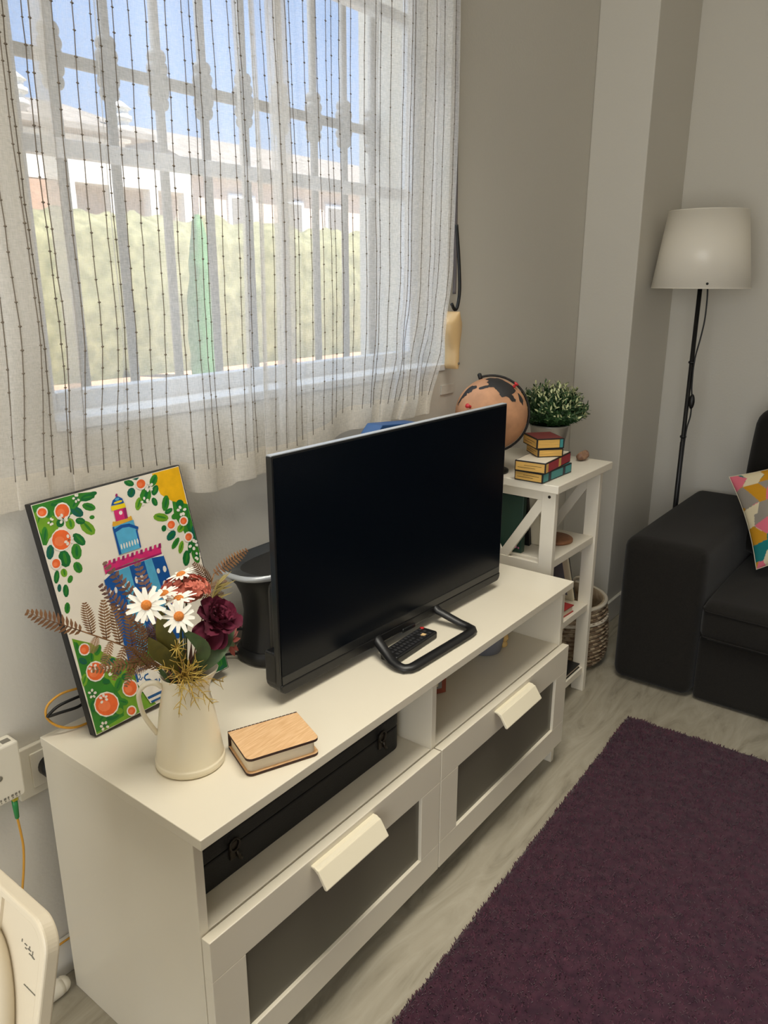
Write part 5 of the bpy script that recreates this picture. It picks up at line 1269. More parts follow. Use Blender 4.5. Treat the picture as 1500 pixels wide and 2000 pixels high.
MB().prism(round_rect(-0.030, 0.062, 0.402, 0.498, 0.004, 3), (0, 0.036, 0), (1, 0, 0), (0, 0, 1), (0, 0.009, 0)).build('socket_plate', M_plast, so, bevel=0.002)
MB().prism(round_rect(-0.006, 0.052, 0.418, 0.484, 0.003, 3), (0, 0.033, 0), (1, 0, 0), (0, 0, 1), (0, 0.004, 0)).build('socket_insert', M_plast, so, bevel=0.001)
tag(MB().lathe([(0.019, 0), (0.019, 0.016), (0.012, 0.024), (0.006, 0.026)], (0.024, 0.033, 0.451), 20, axis=(0, -1, 0)).build('black_plug', M_black, so), 'black round plug')
tu = MB().tube([(-0.45, 0.006, 0.0165), (-0.03, 0.006, 0.0165), (-0.022, 0.006, 0.0165)], [0.0165, 0.0165, 0.0155], 18)
tu.ball((-0.022, 0.006, 0.0165), 0.0155, 14, 10)
tag(tu.build('white_conduit', M_plast, merge=True), 'white round-ended tube lying on the floor along the wall', 'tube')

# ------------------------------------------------------------------ white bookshelf beside the bench
SX0, SX1, SY0, SY1 = 1.298, 1.615, -0.300, 0.015
bs = thing('white_bookshelf', 'narrow white open bookshelf with V-shaped braces at its ends beside the bench', 'bookshelf', (1.46, -0.14, 0))
MB().box(1.282, 1.650, -0.313, 0.024, 0.723, 0.745).build('shelf_top', M_white2, bs, bevel=0.002)
for x0, x1 in ((SX0, SX0 + 0.020), (SX1 - 0.020, SX1)):
    for y0, y1 in ((SY0, SY0 + 0.040), (SY1 - 0.040, SY1)):
        MB().box(x0, x1, y0, y1, 0, 0.723).build('post', M_white2, bs, bevel=0.0015)
    for z0, z1 in ((0.695, 0.723), (0.462, 0.515)):
        MB().box(x0 + 0.002, x1 - 0.002, SY0 + 0.040, SY1 - 0.040, z0, z1).build('end_rail', M_white2, bs, bevel=0.001)
    # diagonal brace from the top of the front post to the foot of the back post
    ym = (SY0 + SY1) / 2
    for ya_ in (SY0 + 0.034, SY1 - 0.034):
        a_, b_ = V((0, ya_, 0.700)), V((0, ym + (0.004 if ya_ > ym else -0.004), 0.512))
        d = (b_ - a_).normalized()
        q = V((0, -d.z, d.y)) * 0.0135
        off_ = 0.004 if ya_ < ym else 0.006
        MB().prism([((a_ + q).y, (a_ + q).z), ((a_ - q).y, (a_ - q).z), ((b_ - q).y, (b_ - q).z), ((b_ + q).y, (b_ + q).z)], (x0 + off_, 0, 0), (0, 1, 0), (0, 0, 1), (x1 - x0 - 2 * off_, 0, 0)).build('diagonal_brace', M_white2, bs, bevel=0.001)
for z, nm in ((0.522, 'shelf_board'), (0.302, 'shelf_board'), (0.084, 'shelf_board')):
    MB().box(SX0 + 0.020, SX1 - 0.020, SY0 + 0.006, SY1 - 0.004, z - 0.022, z).build(nm, M_white2, bs, bevel=0.0015)
    MB().box(SX0 + 0.020, SX1 - 0.020, SY1 - 0.018, SY1 - 0.004, z, z + 0.016).build('back_lip', M_white2, bs, bevel=0.001)
for y, z in ((-0.282, 0.475), (-0.282, 0.708)):
    MB().lathe([(0.0042, 0), (0.0042, 0.0012), (0.0025, 0.0006)], (SX0, y, z), 10, axis=(-1, 0, 0)).build('screw_head', M_brass, bs)

# ------------------------------------------------------------------ on the bookshelf top
gb = thing('cork_globe', 'cork globe with black continents and red pins on the bookshelf', 'globe', (1.335, -0.095, 0.745))
GC, GR = V((1.320, -0.082, 0.907)), 0.0995
MB().ball(GC, GR, 40, 26).build('globe_ball', M_cork, gb)
AX = V((-0.068, 0.333, 0.94)).normalized()
LAND = [[(-0.666, 0.693, 0.274), (-0.672, 0.586, 0.453), (-0.544, 0.478, 0.689), (-0.494, 0.374, 0.785), (-0.537, 0.186, 0.823), (-0.614, 0.104, 0.782), (-0.656, 0.217, 0.723), (-0.719, 0.231, 0.655), (-0.694, 0.361, 0.623), (-0.746, 0.37, 0.554), (-0.724, 0.489, 0.486), (-0.728, 0.591, 0.348)],
        [(-0.655, 0.062, 0.754), (-0.594, 0.045, 0.803), (-0.535, -0.066, 0.842), (-0.478, -0.136, 0.868), (-0.395, -0.043, 0.918), (-0.206, -0.079, 0.975), (0.025, -0.114, 0.993), (0.025, -0.348, 0.937), (0.057, -0.566, 0.822), (0.013, -0.721, 0.693), (-0.239, -0.738, 0.631), (-0.201, -0.848, 0.491), (-0.255, -0.859, 0.444), (-0.353, -0.809, 0.469), (-0.406, -0.71, 0.575), (-0.518, -0.629, 0.58), (-0.542, -0.536, 0.647), (-0.496, -0.422, 0.759), (-0.492, -0.293, 0.82), (-0.603, -0.15, 0.784), (-0.668, -0.023, 0.744)],
        [(0.033, -0.753, 0.657), (0.112, -0.819, 0.563), (0.135, -0.897, 0.42), (0.017, -0.944, 0.328), (-0.056, -0.895, 0.442)],
        [(-0.242, 0.07, 0.968), (-0.064, 0.047, 0.997), (-0.048, -0.113, 0.992), (-0.188, -0.11, 0.976), (-0.319, -0.04, 0.947)],
        [(-0.685, 0.681, 0.259), (-0.723, 0.615, 0.315), (-0.763, 0.58, 0.286)],
        [(0.6, 0.5, 0.62), (0.75, 0.2, 0.62), (0.9, 0.1, 0.3), (0.8, 0.5, 0.0), (0.6, 0.7, 0.3)]]


def land_patch(pts):
    """continent outline on the ball, refined so that it hugs the curve"""
    bm = bmesh.new()
    P = [V(p).normalized() for p in pts]
    c = sum(P, V()).normalized()
    a = c.orthogonal().normalized()
    b_ = c.cross(a)
    Q = []
    for i, p in enumerate(P):
        n_ = P[(i + 1) % len(P)]
        for k in range(4):
            m_ = p.lerp(n_, k / 4)
            m_ = m_ + V((noise.noise(m_ * 14), noise.noise(m_ * 14 + V((5, 0, 0))), noise.noise(m_ * 14 + V((0, 5, 0))))) * 0.035
            Q.append(m_.normalized())
    vs_ = [bm.verts.new(V((q.dot(a) / q.dot(c), q.dot(b_) / q.dot(c), 0))) for q in Q]
    f = bm.faces.new(vs_)
    bmesh.ops.triangulate(bm, faces=[f])
    for _ in range(2):
        bmesh.ops.subdivide_edges(bm, edges=[e_ for e_ in bm.edges if e_.calc_length() > 0.12], cuts=1, use_grid_fill=True)
        bmesh.ops.triangulate(bm, faces=bm.faces[:])
    bm.verts.index_update()
    out_v = [GC + (c + a * v_.co.x + b_ * v_.co.y).normalized() * (GR * 1.0045) for v_ in bm.verts]
    out_f = []
    for f in bm.faces:
        t3 = [v_.index for v_ in f.verts]
        nn = (out_v[t3[1]] - out_v[t3[0]]).cross(out_v[t3[2]] - out_v[t3[0]])
        out_f.append(t3 if nn.dot(out_v[t3[0]] - GC) > 0 else t3[::-1])
    bm.free()
    return out_v, out_f


for L_ in LAND:
    vv, ff = land_patch(L_)
    MB().add(vv, ff, 0, True).build('continent', M_land, gb)
MB().lathe([(0.0045, -0.005), (0.006, 0.004), (0.006, 0.014), (0.003, 0.017)], GC + AX * GR, 12, axis=AX).build('axis_knob', M_black, gb)
# meridian arc behind, on a disc foot
axr = V((0.55, -0.72, 0.05))
axr = (axr - AX * axr.dot(AX)).normalized()
MB().tube([GC + (AX * math.cos(a) + axr * math.sin(a)) * (GR + 0.0055) for a in [PI * k / 24 for k in range(25)]], 0.0032, 8).build('meridian_arc', M_black, gb)
MB().lathe([(0.055, 0), (0.055, 0.006), (0.046, 0.010), (0.010, 0.014), (0.006, 0.018), (0.006, 0.052), (0.010, 0.06)], (1.320, -0.082, 0.7455), 28).build('globe_foot', M_black, gb)
for d_, nm in (((-0.944, 0.118, 0.307), 'map_pin'), ((0.091, -0.611, 0.786), 'map_pin')):
    d_ = V(d_).normalized()
    MB().lathe([(0.0045, 0.0), (0.0035, 0.003), (0.0035, 0.008), (0.0065, 0.011), (0.0065, 0.013)], GC + d_ * GR, 12, axis=d_).build(nm, M_pin, gb)

pl = thing('potted_plant', 'bushy green plant with pale tips in a galvanised pot on the bookshelf', 'plant', (1.618, -0.125, 0.745))
PC_ = V((1.600, -0.125, 0.7455))
MB().lathe([(0.0, 0.0), (0.040, 0.0), (0.042, 0.003), (0.0575, 0.092), (0.060, 0.094), (0.060, 0.099), (0.0565, 0.1), (0.054, 0.090), (0.0, 0.086)], PC_, 36).build('metal_pot', M_zinc, pl)
MB().lathe([(0.0, 0.092), (0.053, 0.090), (0.0535, 0.086)], PC_, 24, cap=False).build('foam_soil', M_soil, pl)
mb = MB()
rng = random.Random(5)
for k in range(330):
    u_ = rng.random() * 2 * PI
    ct_ = rng.uniform(0.02, 1) if rng.random() < 0.8 else rng.uniform(0.3, 1)
    st_ = math.sqrt(max(0, 1 - ct_ * ct_))
    d = V((math.cos(u_) * st_, math.sin(u_) * st_, ct_))
    R = rng.uniform(0.084, 0.114)
    q0 = PC_ + V((d.x * 0.03, d.y * 0.03, 0.092))
    q1 = PC_ + V((d.x * R * 1.08, d.y * R * 1.02, 0.116 + d.z * R * 0.96 + 0.004))
    mb.tube([q0, q0.lerp(q1, 0.5) + V((0, 0, 0.01)), q1], 0.0008, 4)
    dd = (q1 - q0).normalized()
    for j in range(15):
        t_ = 0.35 + 0.65 * j / 14
        q = q0.lerp(q1, t_)
        o_ = dd.orthogonal().normalized()
        e_ = Matrix.Rotation(j * 2.4 + k, 3, dd) @ o_
        tip = 1 if (j > 11 and d.z > 0.1 and rng.random() < 0.30 + 0.4 * d.z) else 0
        mb.blade(q, e_ + dd * 0.75, dd, rng.uniform(0.010, 0.016), 0.0029, mi=tip, seg=2, tipw=0.3, droop=-0.1)
tag(mb.build('foliage', [M_leafd, M_leafp], pl), kind='stuff')

# painted stack of four ornamental books
st = thing('book_stack_ornament', 'painted ornament of four stacked books with black outlines on the bookshelf corner', 'ornament', (1.40, -0.235, 0.745))


def orn_book(c, ang, L, W, z, H, mats_, bands):
    """L along the spine, W across; spine on the side facing the room's right, pages on the fore edge"""
    ca, sa = math.cos(ang), math.sin(ang)
    ex_, ey_ = V((ca, sa, 0)), V((-sa, ca, 0))
    c = V((c[0], c[1], z))
    bk_ = MB().obox(c + V((0, 0, H / 2)), ex_ * L / 2, ey_ * W / 2, V((0, 0, H / 2))).build('ornament_book', M_out, st, bevel=0.001)
    cover, spine = mats_
    g = 0.0032
    top = MB().obox(c + V((0, 0, H)), ex_ * (L / 2 - g), ey_ * (W / 2 - g), V((0, 0, 0.0005))).build('cover_face', cover, bk_)
    # spine on the -ey side
    x = -L / 2 + g
    for w_, m_ in bands:
        w2 = (L - 2 * g) * w_
        MB().obox(c + ex_ * (x + w2 / 2) - ey_ * (W / 2) + V((0, 0, H / 2)), ex_ * (w2 / 2 - 0.0008), ey_ * 0.0006, V((0, 0, H / 2 - g))).build('spine_band', m_, bk_)
        x += w2
    for sgn in (-1, 1):
        MB().obox(c + ex_ * (sgn * L / 2) + V((0, 0, H / 2)), ex_ * 0.0006, ey_ * (W / 2 - g), V((0, 0, H / 2 - g))).build('page_edge', M_bk_page, bk_)
        for j in (0.35, 0.65):
            MB().obox(c + ex_ * (sgn * (L / 2 + 0.0006)) + ey_ * (0.01 if j < .5 else -0.008) + V((0, 0, g + (H - 2 * g) * j)), ex_ * 0.0002, ey_ * (W * 0.28), V((0, 0, 0.0005))).build('page_line', M_out, bk_)
    return bk_


orn_book((1.365, -0.228), -0.02, 0.172, 0.084, 0.7455, 0.027, (M_bk_teal, M_bk_teal), ((0.18, M_bk_teal), (0.09, M_navy), (0.42, M_bk_teal), (0.09, M_navy), (0.22, M_bk_teal)))
orn_book((1.363, -0.226), 0.07, 0.180, 0.088, 0.7728, 0.029, (M_bk_cream, M_bk_crim), ((0.09, M_bk_page), (0.42, M_bk_crim), (0.10, M_bk_page), (0.39, M_bk_crim)))
orn_book((1.384, -0.218), -0.75, 0.072, 0.090, 0.8021, 0.023, (M_bk_red, M_bk_page), ((1.0, M_bk_page),))
orn_book((1.382, -0.214), -0.70, 0.080, 0.094, 0.8254, 0.028, (M_bk_red, M_bk_page), ((0.86, M_bk_page), (0.14, M_bk_teal)))

sh = MB()
SC = V((1.615, -0.232, 0.758))
sh.grid(lambda u, v: SC + V((0.030 * math.sin(PI * v) ** 0.6 * math.cos(2 * PI * u) * (1 + 0.12 * noise.noise(V((u * 6, v * 5, 0)))) + 0.012 * (v - 0.5),
                              0.016 * math.sin(PI * v) ** 0.6 * math.sin(2 * PI * u),
                              -0.0112 * math.cos(PI * v) + (0.010 * math.cos(2 * PI * u) ** 2 - 0.006) * sm01(0.4, 1, v))), 28, 14)
tag(sh.build('seashell', M_shell, merge=True), 'small brown knobbly seashell at the far corner of the bookshelf top', 'seashell')

# ------------------------------------------------------------------ inside the bookshelf
def lying(name, label, cat, x0, x1, y0, y1, z, h, m, rot=0.0, group=None):
    t_ = thing(name, label, cat, ((x0 + x1) / 2, (y0 + y1) / 2, z), group)
    c_ = V(((x0 + x1) / 2, (y0 + y1) / 2, 0))
    M_ = Matrix.Translation(c_) @ Matrix.Rotation(rot, 4, 'Z') @ Matrix.Translation(-c_)
    g = min(0.0025, h * 0.2)
    mb_ = MB(M_)
    mb_.box(x0, x1, y0, y1, z, z + g)
    mb_.build('lower_cover', m, t_)
    mb_ = MB(M_)
    mb_.box(x0, x1, y0, y1, z + h - g, z + h)
    mb_.build('upper_cover', m, t_)
    mb_ = MB(M_)
    mb_.box(x0, x0 + g, y0, y1, z + g, z + h - g)
    mb_.build('spine', m, t_)
    mb_ = MB(M_)
    mb_.box(x0 + g, x1 - 0.003, y0 + 0.003, y1 - 0.003, z + g, z + h - g)
    mb_.build('page_block', M_paper, t_)
    return t_


def leaning(name, label, cat, o, a, up, thick, W, H, m, group=None, pages=True):
    """a book standing on its tail: covers span a (width) and up (height), thickness along thick"""
    t_ = thing(name, label, cat, o, group)
    o, a, up, th = V(o), V(a).normalized(), V(up).normalized(), V(thick)
    g = 0.0025 / th.length
    rect = [(0, 0), (W, 0), (W, H), (0, H)]
    MB().prism(rect, o, a, up, th * g).build('front_cover', m, t_)
    MB().prism(rect, o + th * (1 - g), a, up, th * g).build('rear_cover', m, t_)
    MB().prism([(0, 0), (0.0025, 0), (0.0025, H), (0, H)], o + th * g, a, up, th * (1 - 2 * g)).build('spine', m, t_)
    MB().prism([(0.003, 0.002), (W - 0.004, 0.002), (W - 0.004, H - 0.003), (0.003, H - 0.003)], o + th * g, a, up, th * (1 - 2 * g)).build('page_block', M_paper, t_)
    return t_


ZS2, ZS3, ZS4 = 0.5225, 0.3025, 0.0845
gbk = thing('green_album', 'dark green album with pink dots standing behind the bookshelf brace nearest the television', 'album', (1.335, -0.15, ZS2))
MB().box(1.322, 1.342, -0.195, -0.030, ZS2, ZS2 + 0.165).build('album_cover', M_dgreen, gbk, bevel=0.002)
MB().box(1.3425, 1.3445, -0.185, -0.040, ZS2 + 0.004, ZS2 + 0.16).build('album_pages', M_paper, gbk)
for y, r in ((-0.176, 0.0050), (-0.160, 0.0035), (-0.186, 0.0028)):
    tag(MB().lathe([(r, 0), (r, 0.0006)], (1.322, y, ZS2 + 0.012 + r), 12, axis=(-1, 0, 0)).build('pink_dot', M_pink, gbk), 'pink dot')
th_ = V((0.0, 0.0, 0))
for i, (x, W, H, t_, m, lab, lean) in enumerate(((1.392, 0.105, 0.150, 0.012, M_black, 'slim black book leaning next to the green album', 0.20),
                                                 (1.415, 0.120, 0.158, 0.013, M_cream, 'slim cream book leaning between the black book and the navy book', 0.20),
                                                 (1.438, 0.125, 0.165, 0.022, M_navy, 'thick navy book leaning last of the row on the upper shelf', 0.20))):
    up = V((-math.sin(lean), 0, math.cos(lean)))
    leaning('leaning_book', lab, 'book', (x, -0.185 - 0.024 * i, ZS2 + 0.001), (0, 1, 0), up, V((math.cos(lean), 0, math.sin(lean))) * t_, W, H, m, 'books leaning on the upper bookshelf shelf')
cst = MB().lathe([(0.050, 0.0), (0.053, 0.002), (0.053, 0.008), (0.050, 0.0105), (0.0, 0.0108)], (1.488, -0.218, ZS2), 40)
tag(cst.build('cork_coaster', M_coast), 'round brown cork trivet lying on the upper bookshelf shelf', 'trivet')
lying('red_book', 'red hardback lying on the middle bookshelf shelf', 'book', 1.36, 1.515, -0.280, -0.14, ZS3, 0.022, M_redbk, -0.06)
fr = thing("picture_frame", 'white picture frame with black edge leaning on the middle bookshelf shelf', 'picture frame', (1.50, -0.1, ZS3))
lean = 0.42
upv = V((-math.sin(lean), 0.0, math.cos(lean)))
thv = V((math.cos(lean), 0, math.sin(lean)))
FO = V((1.583, -0.252, ZS3 + 0.0005))
MB().prism([(0, 0), (0.125, 0), (0.125, 0.205), (0, 0.205)], FO, (0, 1, 0), upv, thv * 0.010).build('frame_board', M_cream, fr, bevel=0.001)
MB().prism([(-0.0005, 0.001), (0.1255, 0.001), (0.1255, 0.2055), (-0.0005, 0.2055)], FO + thv * 0.0102, (0, 1, 0), upv, thv * 0.004).build('black_backing', M_black, fr)
MB().prism([(0.018, 0.02), (0.107, 0.02), (0.107, 0.185), (0.018, 0.185)], FO - thv * 0.0006, (0, 1, 0), upv, thv * 0.0006).build('picture', M_bluegrey, fr)
leaning('pale_book', 'pale paperback propped under the white picture frame', 'book', (1.455, -0.10, ZS3 + 0.001), (0, 1, 0), (-0.12, 0, 1), V((0.018, 0, 0.002)), 0.09, 0.13, M_cream)
lying('black_folder', 'flat black folder lying on the lowest bookshelf shelf', 'folder', 1.36, 1.585, -0.288, -0.10, ZS4, 0.014, M_black)

# ------------------------------------------------------------------ woven basket between bookshelf and sofa
bk_ = thing('woven_basket', 'round-bottomed woven basket of beige and brown strands beside the bookshelf', 'basket', (1.775, -0.125, 0))
BC = V((1.795, -0.135, 0.0))
bpf = [(0.095, 0.0015), (0.120, 0.006), (0.138, 0.028), (0.143, 0.065), (0.140, 0.12), (0.134, 0.18), (0.128, 0.225)]
loft_ = MB()
loft_.lathe(bpf + [(0.122, 0.225), (0.128, 0.18), (0.133, 0.1), (0.125, 0.03), (0.0, 0.012)], BC, 48)
loft_.build('basket_wall', M_grass, bk_)


def basket_r(z):
    for (r0, z0_), (r1, z1_) in zip(bpf, bpf[1:]):
        if z0_ <= z <= z1_:
            return r0 + (r1 - r0) * (z - z0_) / (z1_ - z0_)
    return bpf[-1][0]


M_grassd = mat('brown_strand', (120, 98, 76), 0.9, bump=0.3, bscale=120)
mb = MB()
for j in range(15):
    z = 0.012 + 0.0145 * j
    for i in range(44):
        a0 = 2 * PI * (i + 0.5 * (j % 2)) / 44
        a1 = a0 + 2 * PI / 44 * 0.95
        pts = []
        for q in range(4):
            a = a0 + (a1 - a0) * q / 3
            r = basket_r(z) + 0.0012 + 0.0038 * math.sin(PI * q / 3)
            pts.append(BC + V((r * math.cos(a), r * math.sin(a), z)))
        mb.tube(pts, 0.0062, 5, mi=(1 if (i * 7 + j * 3) % 5 < 2 else 0), flat=0.5)
tag(mb.build('woven_strands', [M_grass, M_grassd], bk_), kind='stuff')
for z in (0.168, 0.222):
    MB().tube([BC + V(((basket_r(z) + 0.005) * math.cos(2 * PI * k / 48), (basket_r(z) + 0.005) * math.sin(2 * PI * k / 48), z)) for k in range(48)], 0.0068, 6, closed=True).build('pale_band', M_rope, bk_)
MB().tube([BC + V((0.1 + 0.0 * k, -0.03 + 0.06 * k / 8, 0.222 + 0.035 * math.sin(PI * k / 8))) for k in range(9)], 0.006, 8).build('basket_handle', M_rope, bk_)

# ------------------------------------------------------------------ sofa
sf = thing('sofa', 'charcoal fabric sofa with a wide flat arm against the far wall', 'sofa', (2.1, -1.2, 0))


def soft_box(x0, x1, y0, y1, z0, z1, r, puff=0.0, sagz=0.0, n=18):
    """box with rounded edges and slightly swollen faces"""
    mb_ = MB()
    c = V(((x0 + x1) / 2, (y0 + y1) / 2, (z0 + z1) / 2))
    h = V(((x1 - x0) / 2, (y1 - y0) / 2, (z1 - z0) / 2))

    def pt(p):
        q = V((max(-h.x + r, min(h.x - r, p.x)), max(-h.y + r, min(h.y - r, p.y)), max(-h.z + r, min(h.z - r, p.z))))
        d = p - q
        o = q + (d.normalized() * r if d.length > 1e-9 else V())
        k = (1 - (o.x / h.x) ** 2) * (1 - (o.y / h.y) ** 2) if True else 0
        k2 = (1 - (o.x / h.x) ** 2) * (1 - (o.z / h.z) ** 2)
        k3 = (1 - (o.y / h.y) ** 2) * (1 - (o.z / h.z) ** 2)
        w = noise.noise(V((o.x * 9, o.y * 9, o.z * 9)) + c * 3) * 0.003
        return c + o + V((math.copysign(1, o.x) * puff * k3, math.copysign(1, o.y) * puff * k2, (math.copysign(1, o.z) * puff + w) * k))

    def spread(a, half):
        # more points near the rounded edges
        t_ = a * 2 - 1
        return half * math.copysign(1 - (1 - abs(t_)) ** 1.8, t_)
    for ax_, sg in ((0, 1), (0, -1), (1, 1), (1, -1), (2, 1), (2, -1)):
        o1, o2 = [i for i in range(3) if i != ax_]

        def fn(u, v, ax_=ax_, sg=sg, o1=o1, o2=o2):
            p = V((0, 0, 0))
            p[ax_] = h[ax_] * sg
            p[o1] = spread(u, h[o1])
            p[o2] = spread(v, h[o2])
            return pt(p)
        flip = (sg < 0) ^ (ax_ == 1)
        if flip:
            mb_.grid(lambda u, v: fn(1 - u, v), n, n)
        else:
            mb_.grid(fn, n, n)
    return mb_


soft_box(1.742, 2.500, -0.585, -0.334, 0.004, 0.490, 0.035, 0.006).build('sofa_arm', M_sofa, sf, merge=True)
soft_box(1.755, 2.510, -2.30, -0.588, 0.004, 0.222, 0.02).build('sofa_base', M_sofa, sf, merge=True)
soft_box(2.42, 2.515, -2.30, -0.588, 0.16, 0.52, 0.03).build('back_frame', M_sofa, sf, merge=True)
for y0, y1 in ((-1.385, -0.592), (-2.18, -1.39)):
    cu = soft_box(1.738, 2.40, y0, y1, 0.212, 0.336, 0.028, 0.014).build('seat_cushion', M_sofa, sf, merge=True)
    for z in (0.228, 0.312):
        MB().tube(curve_pts([(1.80, y1 + 0.002, z), (1.765, y1 - 0.001, z), (1.745, y1 - 0.012, z), (1.734, y1 - 0.05, z), (1.727, (y0 + y1) / 2, z), (1.734, y0 + 0.05, z), (1.745, y0 + 0.012, z), (1.80, y0 - 0.002, z)], 5), 0.0032, 6).build('piping', M_pipe, cu)
    by0, by1 = (y0 - 0.01, y1 + 0.04) if y1 > -1 else (y0, y1 - 0.01)
    bc_ = MB()
    lean = 0.13
    BM = Matrix.Translation(V((2.33, 0, 0.33))) @ Matrix.Rotation(lean, 4, 'Y') @ Matrix.Translation(V((-2.33, 0, -0.33)))
    tmp = soft_box(2.225, 2.375, by0, by1, 0.335, 0.845, 0.06, 0.012)
    tmp.v = [BM @ q for q in tmp.v]
    tmp.build('back_cushion', M_sofa, sf, merge=True)
# patterned cushion
pw = thing('patterned_cushion', 'cushion with pink, mustard, grey and teal lozenges leaning in the sofa corner', 'cushion', (2.08, -0.75, 0.36))
PB = V((2.03, -0.672, 0.372))
pe = V((0.299, 0.445, 0.844)).normalized()
pw_ = V((0.149, -0.895, 0.42)).normalized()
pnn = pe.cross(pw_).normalized()
if pnn.x > 0:
    pnn = -pnn
PSZ = 0.315


def pil(sgn):
    def fn(u, v):
        a, b_ = u * PSZ, v * PSZ
        pinch = 0.030
        du = (u - 0.5) * 2
        dv = (v - 0.5) * 2
        ea = a - pinch * du * (1 - dv * dv) * abs(du) * 0.45
        eb = b_ - pinch * dv * (1 - du * du) * abs(dv) * 0.45
        k = max(0, (1 - du ** 2)) ** 0.5 * max(0, (1 - dv ** 2)) ** 0.5
        w = 0.055 * k + 0.006 * noise.noise(V((u * 6, v * 6, sgn * 3.0))) * k
        return PB + pw_ * ea + pe * eb + pnn * (sgn * w)
    return fn


POLY = [('pink', [(-0.01, 0.32), (0.014, 0.32), (0.052, 0.296), (0.029, 0.27), (-0.01, 0.252)]), ('cream', [(0.03, 0.32), (0.052, 0.296), (0.029, 0.268), (0.08, 0.268), (0.105, 0.296), (0.09, 0.32)]),
        ('mustard', [(0.09, 0.32), (0.105, 0.294), (0.083, 0.269), (0.125, 0.272), (0.15, 0.32)]), ('mustard', [(0.030, 0.266), (0.079, 0.269), (0.101, 0.239), (0.089, 0.203), (0.068, 0.203)]),
        ('grey', [(-0.01, 0.256), (0.029, 0.267), (0.068, 0.204), (0.016, 0.194), (-0.01, 0.21)]), ('grey', [(0.080, 0.269), (0.13, 0.272), (0.101, 0.239)]),
        ('mustard', [(-0.01, 0.226), (0.016, 0.196), (-0.01, 0.185)]), ('cream', [(-0.01, 0.187), (0.016, 0.192), (0.067, 0.202), (0.05, 0.169), (0.037, 0.167), (0.027, 0.133), (-0.01, 0.126)]),
        ('grey', [(0.067, 0.203), (0.089, 0.203), (0.130, 0.21), (0.12, 0.15), (0.075, 0.148), (0.027, 0.133), (0.038, 0.17)]), ('pink', [(0.027, 0.133), (0.075, 0.148), (0.11, 0.155), (0.10, 0.11), (0.061, 0.098)]),
        ('mustard', [(-0.01, 0.126), (0.023, 0.132), (0.061, 0.098), (0.056, 0.080), (0.015, 0.074), (-0.01, 0.08)]), ('teal', [(-0.01, 0.075), (0.018, 0.074), (0.056, 0.080), (0.085, 0.07), (0.07, 0.035), (0.047, 0.047), (0.028, 0.018), (-0.01, 0.022)]),
        ('cream', [(0.047, 0.047), (0.07, 0.035), (0.09, 0.0), (0.03, 0.0), (0.028, 0.018)])]
PCOL = {'pink': (224, 116, 132), 'cream': (226, 212, 176), 'mustard': (204, 146, 36), 'grey': (152, 144, 132), 'teal': (34, 122, 122)}


def inside(p, poly):
    r = False
    for i in range(len(poly)):
        (x1, y1), (x2, y2) = poly[i], poly[i - 1]
        if (y1 > p[1]) != (y2 > p[1]) and p[0] < (x2 - x1) * (p[1] - y1) / (y2 - y1) + x1:
            r = not r
    return r


def pil_col(a, b_):
    for nm, poly in POLY:
        if inside((a, b_), poly):
            return PCOL[nm]
    # further in, a regular lozenge repeat of the same five colours
    i, j = math.floor(a / 0.052 + b_ / 0.09), math.floor(a / 0.052 - b_ / 0.09)
    return list(PCOL.values())[(i * 2 + j * 3) % 5]


M_pil = mat('cushion_print', (200, 190, 170), 0.85, spec=0.15, bump=0.15, bscale=600)
at = M_pil.node_tree.nodes.new('ShaderNodeAttribute')
at.attribute_name = 'print'
M_pil.node_tree.links.new(at.outputs['Color'], M_pil.node_tree.nodes['Principled BSDF'].inputs['Base Color'])
N_ = 130
mb = MB()
mb.grid(pil(1), N_, N_)
front_n = len(mb.v)
mb.grid(lambda u, v: pil(-1)(1 - u, v), 40, 40)
po = mb.build('cushion_cover', M_pil, pw)
ca = po.data.color_attributes.new('print', 'FLOAT_COLOR', 'POINT')
for i in range(len(po.data.vertices)):
    if i < front_n:
        c_ = pil_col((i % (N_ + 1)) / N_ * PSZ, (i // (N_ + 1)) / N_ * PSZ)
    else:
        c_ = PCOL['cream']
    ca.data[i].color = srgb(*c_)
rim = [pil(0)(t_, 0) for t_ in [k / 12 for k in range(12)]] + [pil(0)(1, k / 12) for k in range(12)] + [pil(0)(1 - k / 12, 1) for k in range(12)] + [pil(0)(0, 1 - k / 12) for k in range(12)]
MB().tube(rim, 0.0022, 6, closed=True).build('seam', M_cream, pw)

# ------------------------------------------------------------------ floor lamp
lp = thing('floor_lamp', 'black floor lamp with a white conical shade in the corner behind the sofa', 'lamp', (2.30, -0.3185, 0))
LX, LY = 2.30, -0.3185
MB().lathe([(0.0, 0.0), (0.115, 0.0), (0.118, 0.003), (0.112, 0.010), (0.03, 0.016), (0.012, 0.019)], (LX, LY + 0.012, 0.0005), 40).build('lamp_base', M_black, lp)
MB().lathe([(0.0085, 0.012), (0.0085, 0.70), (0.0075, 0.701), (0.0075, 1.24)], (LX, LY, 0), 14).build('pole', M_black, lp)
mb = MB()
mb.lathe([(0.160, 1.236), (0.126, 1.482)], (LX, LY, 0), 64, cap=False)
shd = mb.build('lamp_shade', M_shade, lp, solid=0.0012)
for z, r in ((1.236, 0.160), (1.482, 0.126)):
    MB().tube([(LX + r * math.cos(2 * PI * k / 64), LY + r * math.sin(2 * PI * k / 64), z) for k in range(64)], 0.0014, 6, closed=True).build('shade_edge', M_shade, shd)
